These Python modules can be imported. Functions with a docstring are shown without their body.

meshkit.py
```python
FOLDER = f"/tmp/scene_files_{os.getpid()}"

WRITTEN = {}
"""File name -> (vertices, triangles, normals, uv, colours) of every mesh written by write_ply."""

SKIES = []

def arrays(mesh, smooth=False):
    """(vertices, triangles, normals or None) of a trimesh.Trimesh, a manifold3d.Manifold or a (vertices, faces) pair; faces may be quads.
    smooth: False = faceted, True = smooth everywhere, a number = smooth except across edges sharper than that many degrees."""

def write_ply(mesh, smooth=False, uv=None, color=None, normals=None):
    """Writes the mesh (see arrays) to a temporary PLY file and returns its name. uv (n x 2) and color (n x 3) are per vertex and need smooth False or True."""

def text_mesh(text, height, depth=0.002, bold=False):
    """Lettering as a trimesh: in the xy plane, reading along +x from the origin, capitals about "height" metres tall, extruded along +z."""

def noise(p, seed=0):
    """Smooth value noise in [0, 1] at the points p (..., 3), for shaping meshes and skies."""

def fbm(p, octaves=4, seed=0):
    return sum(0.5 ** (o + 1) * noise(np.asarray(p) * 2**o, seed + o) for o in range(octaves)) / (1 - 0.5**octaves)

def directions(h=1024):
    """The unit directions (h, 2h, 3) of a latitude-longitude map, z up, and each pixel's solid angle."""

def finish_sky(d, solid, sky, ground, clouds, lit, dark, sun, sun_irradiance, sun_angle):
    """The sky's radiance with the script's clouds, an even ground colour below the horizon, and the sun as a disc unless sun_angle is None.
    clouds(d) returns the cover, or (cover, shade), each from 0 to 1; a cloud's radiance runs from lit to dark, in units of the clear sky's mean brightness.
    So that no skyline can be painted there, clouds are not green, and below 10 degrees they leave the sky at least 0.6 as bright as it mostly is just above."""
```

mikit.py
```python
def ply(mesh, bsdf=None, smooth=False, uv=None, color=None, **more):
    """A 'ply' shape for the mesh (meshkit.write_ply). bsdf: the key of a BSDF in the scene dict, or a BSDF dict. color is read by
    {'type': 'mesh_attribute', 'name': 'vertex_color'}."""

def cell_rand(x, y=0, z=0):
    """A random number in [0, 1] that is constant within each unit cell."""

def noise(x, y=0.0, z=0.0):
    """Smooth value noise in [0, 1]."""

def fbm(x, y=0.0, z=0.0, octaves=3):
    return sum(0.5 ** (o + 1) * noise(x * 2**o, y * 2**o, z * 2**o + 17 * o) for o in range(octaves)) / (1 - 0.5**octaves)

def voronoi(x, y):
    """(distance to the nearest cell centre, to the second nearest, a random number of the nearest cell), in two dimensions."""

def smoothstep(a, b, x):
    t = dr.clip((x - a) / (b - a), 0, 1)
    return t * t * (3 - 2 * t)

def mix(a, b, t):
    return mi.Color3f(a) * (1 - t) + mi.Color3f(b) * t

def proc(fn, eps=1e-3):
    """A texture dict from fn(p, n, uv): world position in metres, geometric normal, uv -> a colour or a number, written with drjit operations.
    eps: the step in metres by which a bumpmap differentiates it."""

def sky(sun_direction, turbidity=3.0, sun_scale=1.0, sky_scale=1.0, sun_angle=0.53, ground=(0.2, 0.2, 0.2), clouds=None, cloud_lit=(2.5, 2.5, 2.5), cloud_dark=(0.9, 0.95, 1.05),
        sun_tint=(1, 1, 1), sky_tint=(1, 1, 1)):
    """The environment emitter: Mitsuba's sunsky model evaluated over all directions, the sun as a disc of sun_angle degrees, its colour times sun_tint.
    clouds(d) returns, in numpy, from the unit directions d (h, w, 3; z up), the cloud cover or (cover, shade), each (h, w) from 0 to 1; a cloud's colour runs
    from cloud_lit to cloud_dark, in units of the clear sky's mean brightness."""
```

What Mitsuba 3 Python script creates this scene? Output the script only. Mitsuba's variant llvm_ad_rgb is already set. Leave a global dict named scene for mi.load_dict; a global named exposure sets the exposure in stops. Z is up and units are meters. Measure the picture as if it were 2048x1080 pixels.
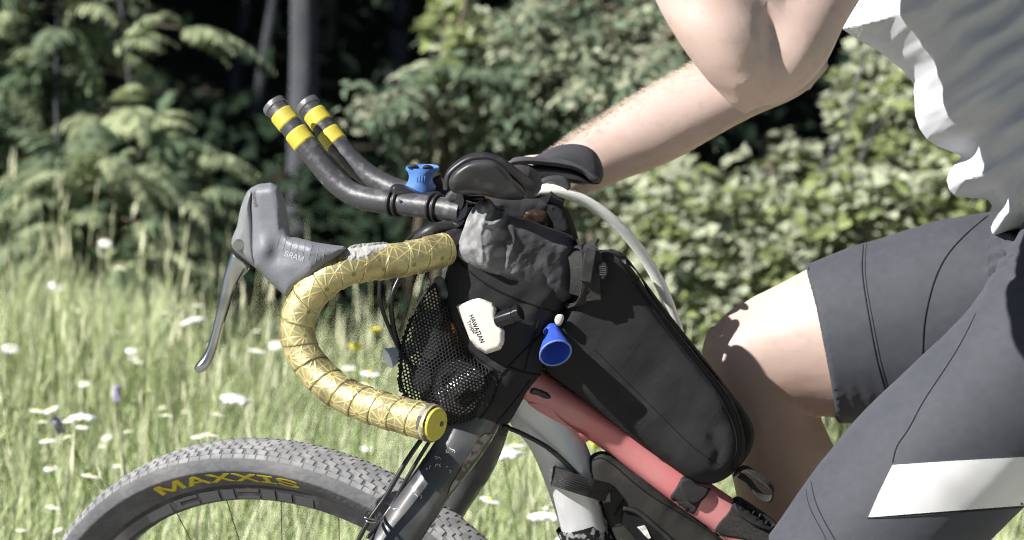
import math, random
import numpy as np, trimesh, shapely, manifold3d
import mitsuba as mi, drjit as dr
import mikit, meshkit
from scipy.interpolate import CubicSpline, LinearNDInterpolator, NearestNDInterpolator
from scipy.spatial import Delaunay
from shapely.geometry import Polygon, LineString

T = mi.ScalarTransform4f
scene, labels = {}, {}

# ------------------------------------------------------------------ camera, sky, exposure
PITCH, DIST, ZC = math.radians(8.0), 4.2, 0.92
CAM = np.array([0, -DIST, ZC + DIST * math.tan(PITCH)])
FWD = np.array([0, math.cos(PITCH), -math.sin(PITCH)])
RIGHT = np.array([1.0, 0, 0]); UPV = np.cross(RIGHT, FWD)
FOC = 2100 * DIST / math.cos(PITCH)              # focal length in pixels of the 2048 wide photograph
scene['camera'] = {'type': 'thinlens', 'fov': 2 * math.degrees(math.atan(1024 / FOC)), 'fov_axis': 'x',
                   'to_world': T().look_at(origin=CAM.tolist(), target=(CAM + FWD).tolist(), up=[0, 0, 1]),
                   'aperture_radius': 0.0074, 'focus_distance': 4.13, 'near_clip': 0.05, 'far_clip': 500.0}
SUN = (-0.68, -0.36, 0.62)
scene['sky'] = mikit.sky(SUN, turbidity=2.6, sun_scale=2.0, sky_scale=.46, sun_tint=(.81, .965, 1.31), sky_tint=(1.0, 1.0, 1.04))
exposure = 1.78

# ------------------------------------------------------------------ helpers
def at(px, py, y=0.0):
    """The point at depth y (metres behind the bicycle's plane) on the line of sight of a photograph pixel; arrays allowed."""
    px, py, y = np.broadcast_arrays(np.asarray(px, float), np.asarray(py, float), np.asarray(y, float))
    d = FWD * FOC + RIGHT * (px[..., None] - 1024) - UPV * (py[..., None] - 540)
    return CAM + d * ((y - CAM[1])[..., None] / d[..., 1:2])

def proj(p):
    q = np.asarray(p, float) - CAM
    w = q @ FWD
    return np.stack([1024 + FOC * (q @ RIGHT) / w, 540 - FOC * (q @ UPV) / w], -1)

def mpp(y=0.0):
    return 1.0 / 2100 * (DIST + y) / DIST

def add(key, mesh, bsdf, smooth=40, label=None, cat=None, group=None, kind=None, uv=None, color=None):
    n, k = 1, key
    while k in scene:
        k = f'{key}_{n:03d}'; n += 1
    scene[k] = mikit.ply(mesh, bsdf, smooth=smooth, uv=uv, color=color)
    tag(k, label, cat, group, kind)
    return k

def tag(k, label=None, cat=None, group=None, kind=None):
    d = {a: b for a, b in dict(label=label, category=cat, group=group, kind=kind).items() if b}
    if d: labels[k] = d

def cat_mesh(ms):
    vs, fs, o = [], [], 0
    for m in ms:
        v, f = (m.vertices, m.faces) if hasattr(m, 'vertices') else m
        vs.append(np.asarray(v)); fs.append(np.asarray(f) + o); o += len(v)
    return trimesh.Trimesh(np.vstack(vs), np.vstack(fs), process=False)

def spline(pts, n, closed=False):
    p = np.asarray(pts, float)
    t = np.r_[0, np.cumsum(np.linalg.norm(np.diff(p[:, :3] if p.shape[1] >= 3 else p, axis=0), axis=1) + 1e-9)]
    s = CubicSpline(t, p, bc_type='periodic' if closed else 'natural')
    return s(np.linspace(0, t[-1], n))

def frames(p, up=(0, 0, 1)):
    t = np.gradient(p, axis=0); t /= np.linalg.norm(t, axis=1, keepdims=True) + 1e-12
    a = np.zeros_like(t); v = np.array(up, float)
    for i in range(len(p)):
        w = v - t[i] * (v @ t[i])
        if np.linalg.norm(w) < 1e-4: w = np.cross(t[i], [0.3, 1, 0.2])
        a[i] = w / np.linalg.norm(w); v = a[i]
    return t, a, np.cross(t, a)

def grid_faces(n, m, closed=True):
    i, j = np.meshgrid(np.arange(n - 1), np.arange(m if closed else m - 1), indexing='ij')
    k = (j + 1) % m
    q = np.stack([i * m + j, i * m + k, (i + 1) * m + k, (i + 1) * m + j], -1).reshape(-1, 4)
    return np.vstack([q[:, [0, 1, 2]], q[:, [0, 2, 3]]])

def rings_mesh(rings, caps=True):
    r = np.asarray(rings); n, m = r.shape[:2]
    v, f = r.reshape(-1, 3), grid_faces(n, m)
    if caps:
        v = np.vstack([v, r[0].mean(0), r[-1].mean(0)])
        j = np.arange(m); k = (j + 1) % m
        f = np.vstack([f, np.stack([np.full(m, n * m), k, j], 1), np.stack([np.full(m, n * m + 1), (n - 1) * m + j, (n - 1) * m + k], 1)])
    out = trimesh.Trimesh(v, f, process=False)
    if out.volume < 0: out.invert()
    return out

def sweep(pts, rad, sides=12, up=(0, 0, 1), caps=True, flat=1.0):
    """Tube through the points; rad: number or one per point; flat squeezes the second axis."""
    p = np.asarray(pts, float)
    _, a, b = frames(p, up)
    r = np.broadcast_to(np.asarray(rad, float), (len(p),))
    th = np.arange(sides) * 2 * np.pi / sides
    return rings_mesh(p[:, None] + r[:, None, None] * (np.cos(th)[None, :, None] * a[:, None] + flat * np.sin(th)[None, :, None] * b[:, None]), caps)

def pix(pts, n=None):
    """[(px, py, y), ...] -> world points, splined to n if given."""
    p = np.asarray(pts, float)
    if n: 
        q = p.copy(); q[:, 2] *= 2100
        q = spline(q, n); q[:, 2] /= 2100; p = q
    return at(p[:, 0], p[:, 1], p[:, 2])

def pipe(pts, rpx, n=40, sides=10, up=(0, 0, 1)):
    p = np.asarray(pts, float)
    return sweep(pix(p, n), rpx * mpp(p[:, 2].mean()), sides, up)

def loft(stations, n=40, sides=28, power=2.0, rough=0.0, seed=0):
    """Limb from silhouette stations (xa, ya, xb, yb, depth, half thickness in metres)."""
    s = np.asarray(stations, float); q = s.copy(); q[:, 4:] *= 2100
    q = spline(q, n); q[:, 4:] /= 2100
    A, B = at(q[:, 0], q[:, 1], q[:, 4]), at(q[:, 2], q[:, 3], q[:, 4])
    c, e = (A + B) / 2, (A - B) / 2
    th = np.arange(sides) * 2 * np.pi / sides
    ct, st = np.cos(th), np.sin(th)
    ct, st = np.sign(ct) * abs(ct) ** (2 / power), np.sign(st) * abs(st) ** (2 / power)
    d = np.zeros_like(c); d[:, 1] = -q[:, 5]
    return rings_mesh(c[:, None] + ct[None, :, None] * e[:, None] + st[None, :, None] * d[:, None])

def smooth_poly(pts, n=160, sharp=False):
    p = np.asarray(pts, float)
    if sharp: return Polygon(p)
    return Polygon(spline(np.vstack([p, p[:1]]), n, True))

def inside_points(poly, step, rings):
    out, d2 = [], np.array([poly.exterior.interpolate(s).coords[0] for s in np.arange(0, poly.exterior.length, step)])
    out.append(d2)
    for d in rings:
        g = poly.buffer(-d)
        for h in getattr(g, 'geoms', [g]):
            if not h.is_empty and h.exterior.length > 2 * step:
                out.append(np.array([h.exterior.interpolate(s).coords[0] for s in np.arange(0, h.exterior.length, step)]))
    x0, y0, x1, y1 = poly.bounds
    gx, gy = np.meshgrid(np.arange(x0, x1, step), np.arange(y0, y1, step))
    gx[1::2] += step / 2
    g = np.stack([gx.ravel(), gy.ravel()], 1)
    inner = poly.buffer(-(rings[-1] if len(rings) else 0) - step * 0.6)
    if not inner.is_empty: out.append(g[shapely.contains_xy(inner, g[:, 0], g[:, 1])])
    return np.vstack(out), len(d2)

def flat_mesh(poly, step, rings=()):
    p, nb = inside_points(poly, step, rings)
    tri = Delaunay(p).simplices
    c = p[tri].mean(1)
    tri = tri[shapely.contains_xy(poly, c[:, 0], c[:, 1])]
    return p, tri, nb

def pillow(outline, y, near, far, edge=40, step=9, power=2.0, sharp=False, bump=None, n=160, fade=12):
    """A soft solid: the outline (pixels at depth y, number or fn(x, y)), bulging `near` metres to the camera and `far` away, rounded over `edge` pixels."""
    poly = outline if isinstance(outline, Polygon) else smooth_poly(outline, n, sharp)
    rr, last = [], 0.0
    for a in np.linspace(0, 1, 15)[1:]:
        d_ = edge * (1 - math.cos(a * math.pi / 2))
        if d_ > max(3 * step, rr[0] if rr else d_): break
        if d_ - last > .22 * step: rr.append(d_); last = d_
    p, tri, nb = flat_mesh(poly, step, rr)
    d = shapely.distance(shapely.points(p), poly.exterior); d[:nb] = 0
    h = (1 - (1 - np.clip(d / edge, 0, 1)) ** power) ** (1 / power)
    ym = y(p[:, 0], p[:, 1]) if callable(y) else np.full(len(p), float(y))
    ne = near(p[:, 0], p[:, 1]) if callable(near) else near
    yf = ym - ne * h
    if bump is not None: yf = yf - bump(p[:, 0], p[:, 1]) * np.minimum(1, d / fade)
    yb = ym + far * h
    F, B = at(p[:, 0], p[:, 1], yf), at(p[:, 0], p[:, 1], yb)
    idx = np.arange(len(p)); back = np.where(idx < nb, idx, idx + len(p))
    v = np.vstack([F, B])
    a = p[tri]; ccw = np.cross(a[:, 1] - a[:, 0], a[:, 2] - a[:, 0]) > 0
    tri = np.where(ccw[:, None], tri, tri[:, ::-1])
    f = np.vstack([tri, back[tri][:, ::-1]])
    m = trimesh.Trimesh(v, f, process=False); m.remove_unreferenced_vertices()
    if m.volume < 0: m.invert()
    return m

class Front:
    """The near surface of a mesh as depth over pixels, to lay seams, patches and letters on it."""
    def __init__(self, m):
        v, nrm = np.asarray(m.vertices), np.asarray(m.vertex_normals)
        k = ((v - CAM) * nrm).sum(1) < 0
        q = proj(v[k]); r = np.round(q, 1)
        order = np.argsort(v[k][:, 1]); _, i = np.unique(r[order], axis=0, return_index=True)
        sel = order[i]
        self.lin, self.near = LinearNDInterpolator(q[sel], v[k][sel, 1]), NearestNDInterpolator(q[sel], v[k][sel, 1])
    def __call__(self, x, y):
        d = self.lin(x, y); b = np.isnan(d)
        return np.where(b, self.near(x, y), d)

def line_on(front, pts, rpx, n=60, lift=0.0, sides=6, straight=False):
    q = np.asarray(pts, float)
    q = spline(q, n) if not straight else q
    y = front(q[:, 0], q[:, 1]) - lift
    return sweep(at(q[:, 0], q[:, 1], y), rpx * mpp(y.mean()), sides)

def patch_on(front, poly, lift=0.001, step=9):
    poly = poly if isinstance(poly, Polygon) else Polygon(poly)
    p, tri, nb = flat_mesh(poly, step)
    y = front(p[:, 0], p[:, 1])
    n = len(p); v = np.vstack([at(p[:, 0], p[:, 1], y - lift), at(p[:, 0], p[:, 1], y + lift)])
    i = np.arange(nb); j = (i + 1) % nb
    f = np.vstack([tri, tri[:, ::-1] + n, np.stack([i, j, j + n], 1), np.stack([i, j + n, i + n], 1)])
    m = trimesh.Trimesh(v, f, process=False)
    return m

def text_on(front, text, origin, xdir, h, lift=0.0008, bold=False, ydir=None):
    """Raised letters: origin pixel, direction of writing in pixels, capital height in pixels."""
    m = meshkit.text_mesh(text, h, 1.0, bold)
    v = np.asarray(m.vertices); x = np.array(xdir, float); x /= np.linalg.norm(x)
    yv = np.array([x[1], -x[0]]) if ydir is None else np.array(ydir, float)
    q = np.array(origin) + v[:, :1] * x + v[:, 1:2] * yv
    y = front(q[:, 0], q[:, 1]) - lift * (2 * v[:, 2] - 1)
    return trimesh.Trimesh(at(q[:, 0], q[:, 1], y), m.faces, process=False)

def ribbon(pts, width, wdir, thick=0.0015, n=40):
    """A strap through world points: wdir the direction of its width."""
    p = spline(pts, n)
    t = np.gradient(p, axis=0); t /= np.linalg.norm(t, axis=1, keepdims=True)
    w = np.broadcast_to(np.asarray(wdir, float), p.shape); w = w - t * (w * t).sum(1, keepdims=True); w /= np.linalg.norm(w, axis=1, keepdims=True)
    nn = np.cross(t, w)
    c = [(-.5, -.5), (-.47, .5), (.47, .5), (.5, -.5)]
    return rings_mesh(np.stack([p + w * a * width + nn * b * thick for a, b in c], 1))

def to_man(m):
    m = trimesh.Trimesh(m.vertices, m.faces, process=True); m.merge_vertices()
    return manifold3d.Manifold(manifold3d.Mesh(np.asarray(m.vertices, np.float32), np.asarray(m.faces, np.uint32)))

def from_man(M):
    q = M.to_mesh()
    return trimesh.Trimesh(np.array(q.vert_properties[:, :3], float), np.array(q.tri_verts), process=True)

def fuse(ms, edge=0.008, taubin=12):
    M = to_man(ms[0])
    for m in ms[1:]: M = M + to_man(m)
    M = M.refine_to_length(edge)
    m = from_man(M)
    trimesh.smoothing.filter_taubin(m, lamb=0.5, nu=0.53, iterations=taubin)
    return m

def chain(joints):
    """Hull of spheres along joints [(point, radius), ...]."""
    M = None
    for (p, r), (q, s) in zip(joints[:-1], joints[1:]):
        h = manifold3d.Manifold.batch_hull([manifold3d.Manifold.sphere(r, 18).translate(tuple(p)), manifold3d.Manifold.sphere(s, 18).translate(tuple(q))])
        M = h if M is None else M + h
    return M

def box(center, half, R=np.eye(3), bevel=0.0):
    M = manifold3d.Manifold.batch_hull([manifold3d.Manifold.sphere(max(bevel, 1e-4), 8 if bevel else 4).translate((sx * (half[0] - bevel), sy * (half[1] - bevel), sz * (half[2] - bevel))) for sx in (-1, 1) for sy in (-1, 1) for sz in (-1, 1)])
    m = from_man(M); m.apply_transform(np.block([[np.asarray(R), np.asarray(center, float)[:, None]], [np.zeros((1, 3)), np.ones((1, 1))]]))
    return m

def rot(axis, ang):
    return trimesh.transformations.rotation_matrix(ang, axis)[:3, :3]

# ------------------------------------------------------------------ materials
def mat(key, color, rough=0.5, spec=0.5, metallic=0.0, bump=None, scale=0.001, eps=1e-3, **kw):
    if callable(color): c = mikit.proc(color)
    elif isinstance(color, dict): c = color
    else: c = {'type': 'rgb', 'value': list(color)}
    b = {'type': 'principled', 'base_color': c, 'roughness': mikit.proc(rough) if callable(rough) else rough, 'specular': spec, 'metallic': metallic, **kw}
    if bump: b = {'type': 'bumpmap', 'arbitrary': mikit.proc(bump, eps), 'scale': scale, 'bsdf': b}
    scene[key] = {'type': 'twosided', 'bsdf': b}
N3 = lambda p, s, o=2: mikit.fbm(p.x * s, p.y * s, p.z * s, o)
sst = mikit.smoothstep
# ------------------------------------------------------------------ setting: ground, road, meadow, thicket, forest
def vec(fn):
    return lambda p, n, uv: fn(p)
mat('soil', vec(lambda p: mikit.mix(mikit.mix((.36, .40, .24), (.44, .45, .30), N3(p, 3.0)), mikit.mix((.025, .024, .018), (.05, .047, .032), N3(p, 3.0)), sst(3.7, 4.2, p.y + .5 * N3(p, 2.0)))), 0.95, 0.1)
mat('gravel', vec(lambda p: mikit.mix((.26, .24, .21), (.4, .38, .34), N3(p, 40.0) * .6 + N3(p, 2.0) * .4)), 0.95, 0.2, bump=lambda p, n, uv: N3(p, 70.0), scale=0.006)
VC = {'type': 'mesh_attribute', 'name': 'vertex_color'}
def leafy(key, rough, trans, eta=1.5):
    scene[key] = {'type': 'principledthin', 'base_color': VC, 'roughness': rough, 'diff_trans': trans, 'spec_trans': 0.0, 'eta': eta}
leafy('leaf', 0.35, 0.55); scene['grass_blade'] = {'type': 'twosided', 'bsdf': {'type': 'diffuse', 'reflectance': VC}}
mat('bark_grey', vec(lambda p: mikit.mix((.042, .045, .052), (.11, .115, .124), mikit.fbm(p.x * 30, p.y * 30, p.z * 9))), 0.9, 0.2, bump=lambda p, n, uv: mikit.fbm(p.x * 60, p.y * 60, p.z * 15), scale=.004)
mat('bark_brown', vec(lambda p: mikit.mix((.10, .08, .06), (.2, .17, .13), mikit.fbm(p.x * 60, p.y * 60, p.z * 20))), 0.9, 0.2)

def ground_z(x, y):
    x, y = np.asarray(x, float), np.asarray(y, float)
    base = 0.03 - 0.9 * np.tanh((x + 0.2) / 6.0)
    ramp = np.clip(y - 5.5, 0, 60)
    return base + 0.10 * ramp + 0.05 * (meshkit.fbm(np.stack([x * .8, y * .8, x * 0], -1), 3) - .5) * np.clip((y - .8) / .5, 0, 1)

def sheet(xs, ys, lift=0.0):
    X, Y = np.meshgrid(xs, ys, indexing='ij')
    v = np.stack([X, Y, ground_z(X, Y) + lift], -1)
    f = grid_faces(len(xs), len(ys), closed=False)
    m = trimesh.Trimesh(v.reshape(-1, 3), f, process=False)
    if m.face_normals[:, 2].mean() < 0: m.invert()
    return m
gx = np.unique(np.r_[np.linspace(-70, -6, 20), np.linspace(-6, 6, 61), np.linspace(6, 70, 20)])
gy = np.unique(np.r_[np.linspace(-40, -4, 10), np.linspace(-4, 12, 65), np.linspace(12, 70, 20)])
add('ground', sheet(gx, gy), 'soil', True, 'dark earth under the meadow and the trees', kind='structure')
add('gravel_road', sheet(gx, np.linspace(-3.2, 0.75, 17), 0.004), 'gravel', True, 'pale gravel road under the bicycle', kind='structure')

rng = np.random.default_rng(7)
def unit(v): return v / (np.linalg.norm(v, axis=-1, keepdims=True) + 1e-12)

def scatter(tv, tf, pos, fwd, up, size, col, jitter=.12):
    """Copies of a leaf template (x = along, y = across, z = normal) as one mesh with a colour per copy."""
    f = unit(fwd); s = unit(np.cross(up, f)); u = np.cross(f, s)
    size = np.broadcast_to(np.asarray(size, float), (len(pos),))
    v = pos[:, None] + size[:, None, None] * (tv[None, :, :1] * f[:, None] + tv[None, :, 1:2] * s[:, None] + tv[None, :, 2:] * u[:, None])
    fc = (tf[None] + (np.arange(len(pos)) * len(tv))[:, None, None]).reshape(-1, 3)
    c = np.broadcast_to(np.asarray(col, float), (len(pos), 3)) * (1 + jitter * rng.standard_normal((len(pos), 1)))
    return v.reshape(-1, 3), fc, np.repeat(np.clip(c, .004, .9), len(tv), 0)

def joined(parts):
    vs, fs, cs, o = [], [], [], 0
    for v, f, c in parts:
        vs.append(v); fs.append(f + o); cs.append(c); o += len(v)
    return trimesh.Trimesh(np.vstack(vs), np.vstack(fs), process=False), np.vstack(cs)

def leaf_template(w, tip=.25, fold=.15, droop=.2):
    xs = np.array([0, .25, .6, 1.0]); ws = np.array([.0, 1, .85, 0.0]) * w / 2
    v, f = [], []
    for x, q in zip(xs, ws):
        z = -droop * x * x
        v += [[x, -q, z + fold * q * 2], [x, 0, z], [x, q, z + fold * q * 2]]
    for i in range(3):
        a = 3 * i
        for k in (0, 1):
            f += [[a + k, a + 3 + k, a + 4 + k], [a + k, a + 4 + k, a + 1 + k]]
    v, f = np.array(v, float), np.array(f)
    keep = [t for t in f if np.linalg.norm(np.cross(v[t[1]] - v[t[0]], v[t[2]] - v[t[0]])) > 1e-6]
    return v, np.array(keep)
ROUND, LANCE, NEEDLE = leaf_template(.85), leaf_template(.38, droop=.3), leaf_template(.24, droop=.35)

def twig_leaves(centers, normals_bias, n_per, twig_len, size, tmpl, col, spread=1.0, droop=0.2, pair=True):
    """Twigs at the centers, each with leaves along it."""
    k = len(centers)
    d = unit(rng.standard_normal((k, 3)) * [1, 1, .45] + normals_bias)
    t = np.tile(np.linspace(-.5, .5, n_per), k)
    D = np.repeat(d, n_per, 0); Cn = np.repeat(centers, n_per, 0)
    side = unit(np.cross(D, [0, 0, 1.0])) * np.where(np.arange(k * n_per) % 2, 1, -1)[:, None]
    pos = Cn + D * (t * twig_len)[:, None] - np.array([0, 0, 1.0]) * ((t + .5) ** 2 * droop * twig_len)[:, None] + rng.standard_normal((k * n_per, 3)) * size * .15
    fwd = unit(D * .55 + side * .9 + rng.standard_normal((k * n_per, 3)) * .25 * spread + [0, 0, -.15])
    up = unit(np.array([-.25, -.35, 1.0]) + rng.standard_normal((k * n_per, 3)) * .38 * spread)
    s = size * rng.uniform(.6, 1.25, k * n_per)
    cc = np.repeat(np.broadcast_to(col, (k, 3)) * rng.uniform(.75, 1.3, (k, 1)), n_per, 0)
    return scatter(*tmpl, pos, fwd, up, s, cc)

def stick(a, b, r0, r1, bend=.05, n=7, sides=6):
    a, b = np.asarray(a, float), np.asarray(b, float)
    t = np.linspace(0, 1, n)[:, None]
    L = np.linalg.norm(b - a)
    off = rng.standard_normal(3) * bend * L
    p = a + (b - a) * t + off * (np.sin(np.pi * t)) + rng.standard_normal((n, 3)) * L * .008
    return sweep(p, np.linspace(r0, r1, n), sides)

def shrub(key, label, cat, base, clumps, n_twigs, per, twig, size, tmpl, cols, group=None, stems=5, bark='bark_brown', hollow=.35, stem_r=.012, droop=.2):
    """base: foot on the ground; clumps: (center xyz, radii xyz) volumes that hold the foliage."""
    base = np.array([base[0], base[1], ground_z(base[0], base[1]) - .02])
    w = np.array([np.prod(c[1]) ** .67 for c in clumps]); w = w / w.sum()
    parts, sticks = [], []
    for (c, r), q in zip(clumps, w):
        k = max(3, int(n_twigs * q))
        d = unit(rng.standard_normal((k, 3))); rad = (hollow + (1 - hollow) * rng.uniform(0, 1, (k, 1)) ** .6)
        cen = np.array(c) + d * rad * np.array(r)
        keep = meshkit.fbm(cen * 8.0, 2, seed=3) > .55
        cen, d = cen[keep], d[keep]
        col = np.array(cols)[rng.integers(0, len(cols), len(cen))]
        parts.append(twig_leaves(cen, d * .5, per, twig, size, tmpl, col, droop=droop))
        for e in cen[:: max(1, len(cen) // 10)]:
            sticks.append(stick(c + (np.array(e) - c) * .1, e, stem_r * .4, stem_r * .15))
        for _ in range(max(1, stems // len(clumps))):
            sticks.append(stick(base + rng.standard_normal(3) * [.05, .05, 0], np.array(c) + rng.standard_normal(3) * np.array(r) * .4, stem_r, stem_r * .4))
    m, c = joined(parts)
    tag(key, label, cat, group)
    add(key + '__foliage', m, 'leaf', False, color=c)
    add(key + '__stems', cat_mesh(sticks), bark, True)
    return key

# forest that shades the background: crowns above the frame, trunks and dark undergrowth below them
def crown_leaves(k, lo, hi, size, col):
    pos = rng.uniform(lo, hi, (k, 3))
    pos[:, 2] += ground_z(pos[:, 0], pos[:, 1])
    return scatter(*leaf_template(.6, droop=.1), pos, rng.standard_normal((k, 3)), unit(rng.standard_normal((k, 3)) * .6 + [0, 0, 1]), size * rng.uniform(.6, 1.3, k), col)
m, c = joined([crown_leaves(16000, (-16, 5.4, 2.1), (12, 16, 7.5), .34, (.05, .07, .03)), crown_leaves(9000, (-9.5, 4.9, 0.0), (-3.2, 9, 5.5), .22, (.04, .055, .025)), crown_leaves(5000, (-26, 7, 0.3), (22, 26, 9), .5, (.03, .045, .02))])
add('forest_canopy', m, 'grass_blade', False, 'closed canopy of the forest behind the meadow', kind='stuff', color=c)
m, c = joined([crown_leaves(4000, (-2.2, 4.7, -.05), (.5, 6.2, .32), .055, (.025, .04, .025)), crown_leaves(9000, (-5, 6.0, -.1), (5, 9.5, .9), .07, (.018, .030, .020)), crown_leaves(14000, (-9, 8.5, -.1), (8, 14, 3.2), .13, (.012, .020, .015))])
pass
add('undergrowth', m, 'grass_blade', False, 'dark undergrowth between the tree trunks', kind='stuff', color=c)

def tree(key, label, px, w_px, y, py_foot=None, lean=0.0, bark='bark_grey', crown_col=(.05, .07, .03)):
    """A forest tree: tapered trunk seen at pixel column px, limbs and a crown above the frame."""
    p = at(px, 300, y); x = p[0]
    base = np.array([x, y, ground_z(x, y) - .05]); r = w_px * mpp(y) / 2
    # keep the trunk in its pixel column at the height in view
    top = np.array([x + lean * 4, y + .1, base[2] + 4.2]); base[0] -= lean * (p[2] - base[2])
    n = 16; t = np.linspace(0, 1, n)[:, None]
    pts = base + (top - base) * t + np.stack([.02 * np.sin(t[:, 0] * 9), .02 * np.cos(t[:, 0] * 7), 0 * t[:, 0]], 1)
    ms = [sweep(pts, r * (1.25 - .85 * t[:, 0] ** .8) + r * .5 * np.exp(-t[:, 0] * 30), 12)]
    cl = []
    for i in range(9):
        q = pts[int(rng.integers(7, n))]; e = q + np.array([rng.normal() * .7, rng.normal() * .7, rng.uniform(.1, .7)])
        ms.append(stick(q, e, r * .35, r * .1)); cl.append(e)
    tag(key, label, 'tree')
    add(key + '__trunk', cat_mesh(ms), bark, True)
    cen = np.repeat(np.array(cl), 14, 0) + rng.standard_normal((len(cl) * 14, 3)) * .35
    v, f, c = twig_leaves(cen, np.array([0, 0, .2]), 8, .35, .12, LANCE, crown_col)
    add(key + '__crown', trimesh.Trimesh(v, f, process=False), 'leaf', False, color=c)

tree('forest_tree', 'thick straight grey trunk behind the tips of the two bar extensions', 592, 52, 5.6)
tree('forest_tree_001', 'grey trunk seen above the blue spool on the bar extension', 787, 32, 7.6, lean=.01)
tree('forest_tree_002', 'thin dark trunk leaning right, between the left sapling and the thick trunk', 452, 14, 7.6, lean=.12)
tree('forest_tree_003', 'thin grey trunk leaning right just left of the thick straight trunk', 492, 18, 6.4, lean=.14)
tree('forest_tree_004', 'dark trunk close to the right of the thick straight trunk', 652, 26, 8.4, lean=-.01, bark='bark_brown')
tree('forest_tree_005', 'dim slender trunk deep in the forest at the upper left', 360, 20, 9.5, lean=.02, bark='bark_brown')

# the thicket along the meadow's edge
BLUEG, OLIVE, PALE = (.17, .225, .15), (.26, .31, .13), (.41, .44, .31)
def cl(px, py, y, rx, ry, ry_d=.25):
    return at(px, py, y), np.array([rx * mpp(y), ry_d, ry * mpp(y)])
# right: round leaved bushes
shrub('round_leaved_bush', 'round leaved pale green bush below the bare forearm and above the knee', 'bush', (.30, 3.5), [cl(1380, 480, 3.5, 190, 170, .28), cl(1300, 620, 3.2, 150, 110, .2), cl(1480, 560, 3.3, 120, 110, .2)], 1900, 9, .11, .027, ROUND, [PALE, PALE, OLIVE], stems=8)
shrub('round_leaved_bush_001', 'round leaved pale green bush between the forearm and the white jersey', 'bush', (.72, 3.5), [cl(1720, 420, 3.5, 190, 130, .28), cl(1850, 330, 3.6, 130, 140, .25), cl(1640, 380, 3.6, 150, 110, .25), cl(1770, 190, 3.7, 75, 75, .2), cl(1830, 130, 3.8, 80, 90, .2)], 2300, 9, .11, .027, ROUND, [PALE, PALE, OLIVE], stems=8)
shrub('round_leaved_bush_002', 'low pale bush behind the small of the drinking hose', 'bush', (.12, 3.3), [cl(1230, 430, 3.6, 130, 110, .25), cl(1180, 560, 3.4, 120, 130, .25)], 900, 9, .11, .026, ROUND, [PALE, BLUEG, OLIVE], stems=6)
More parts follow.
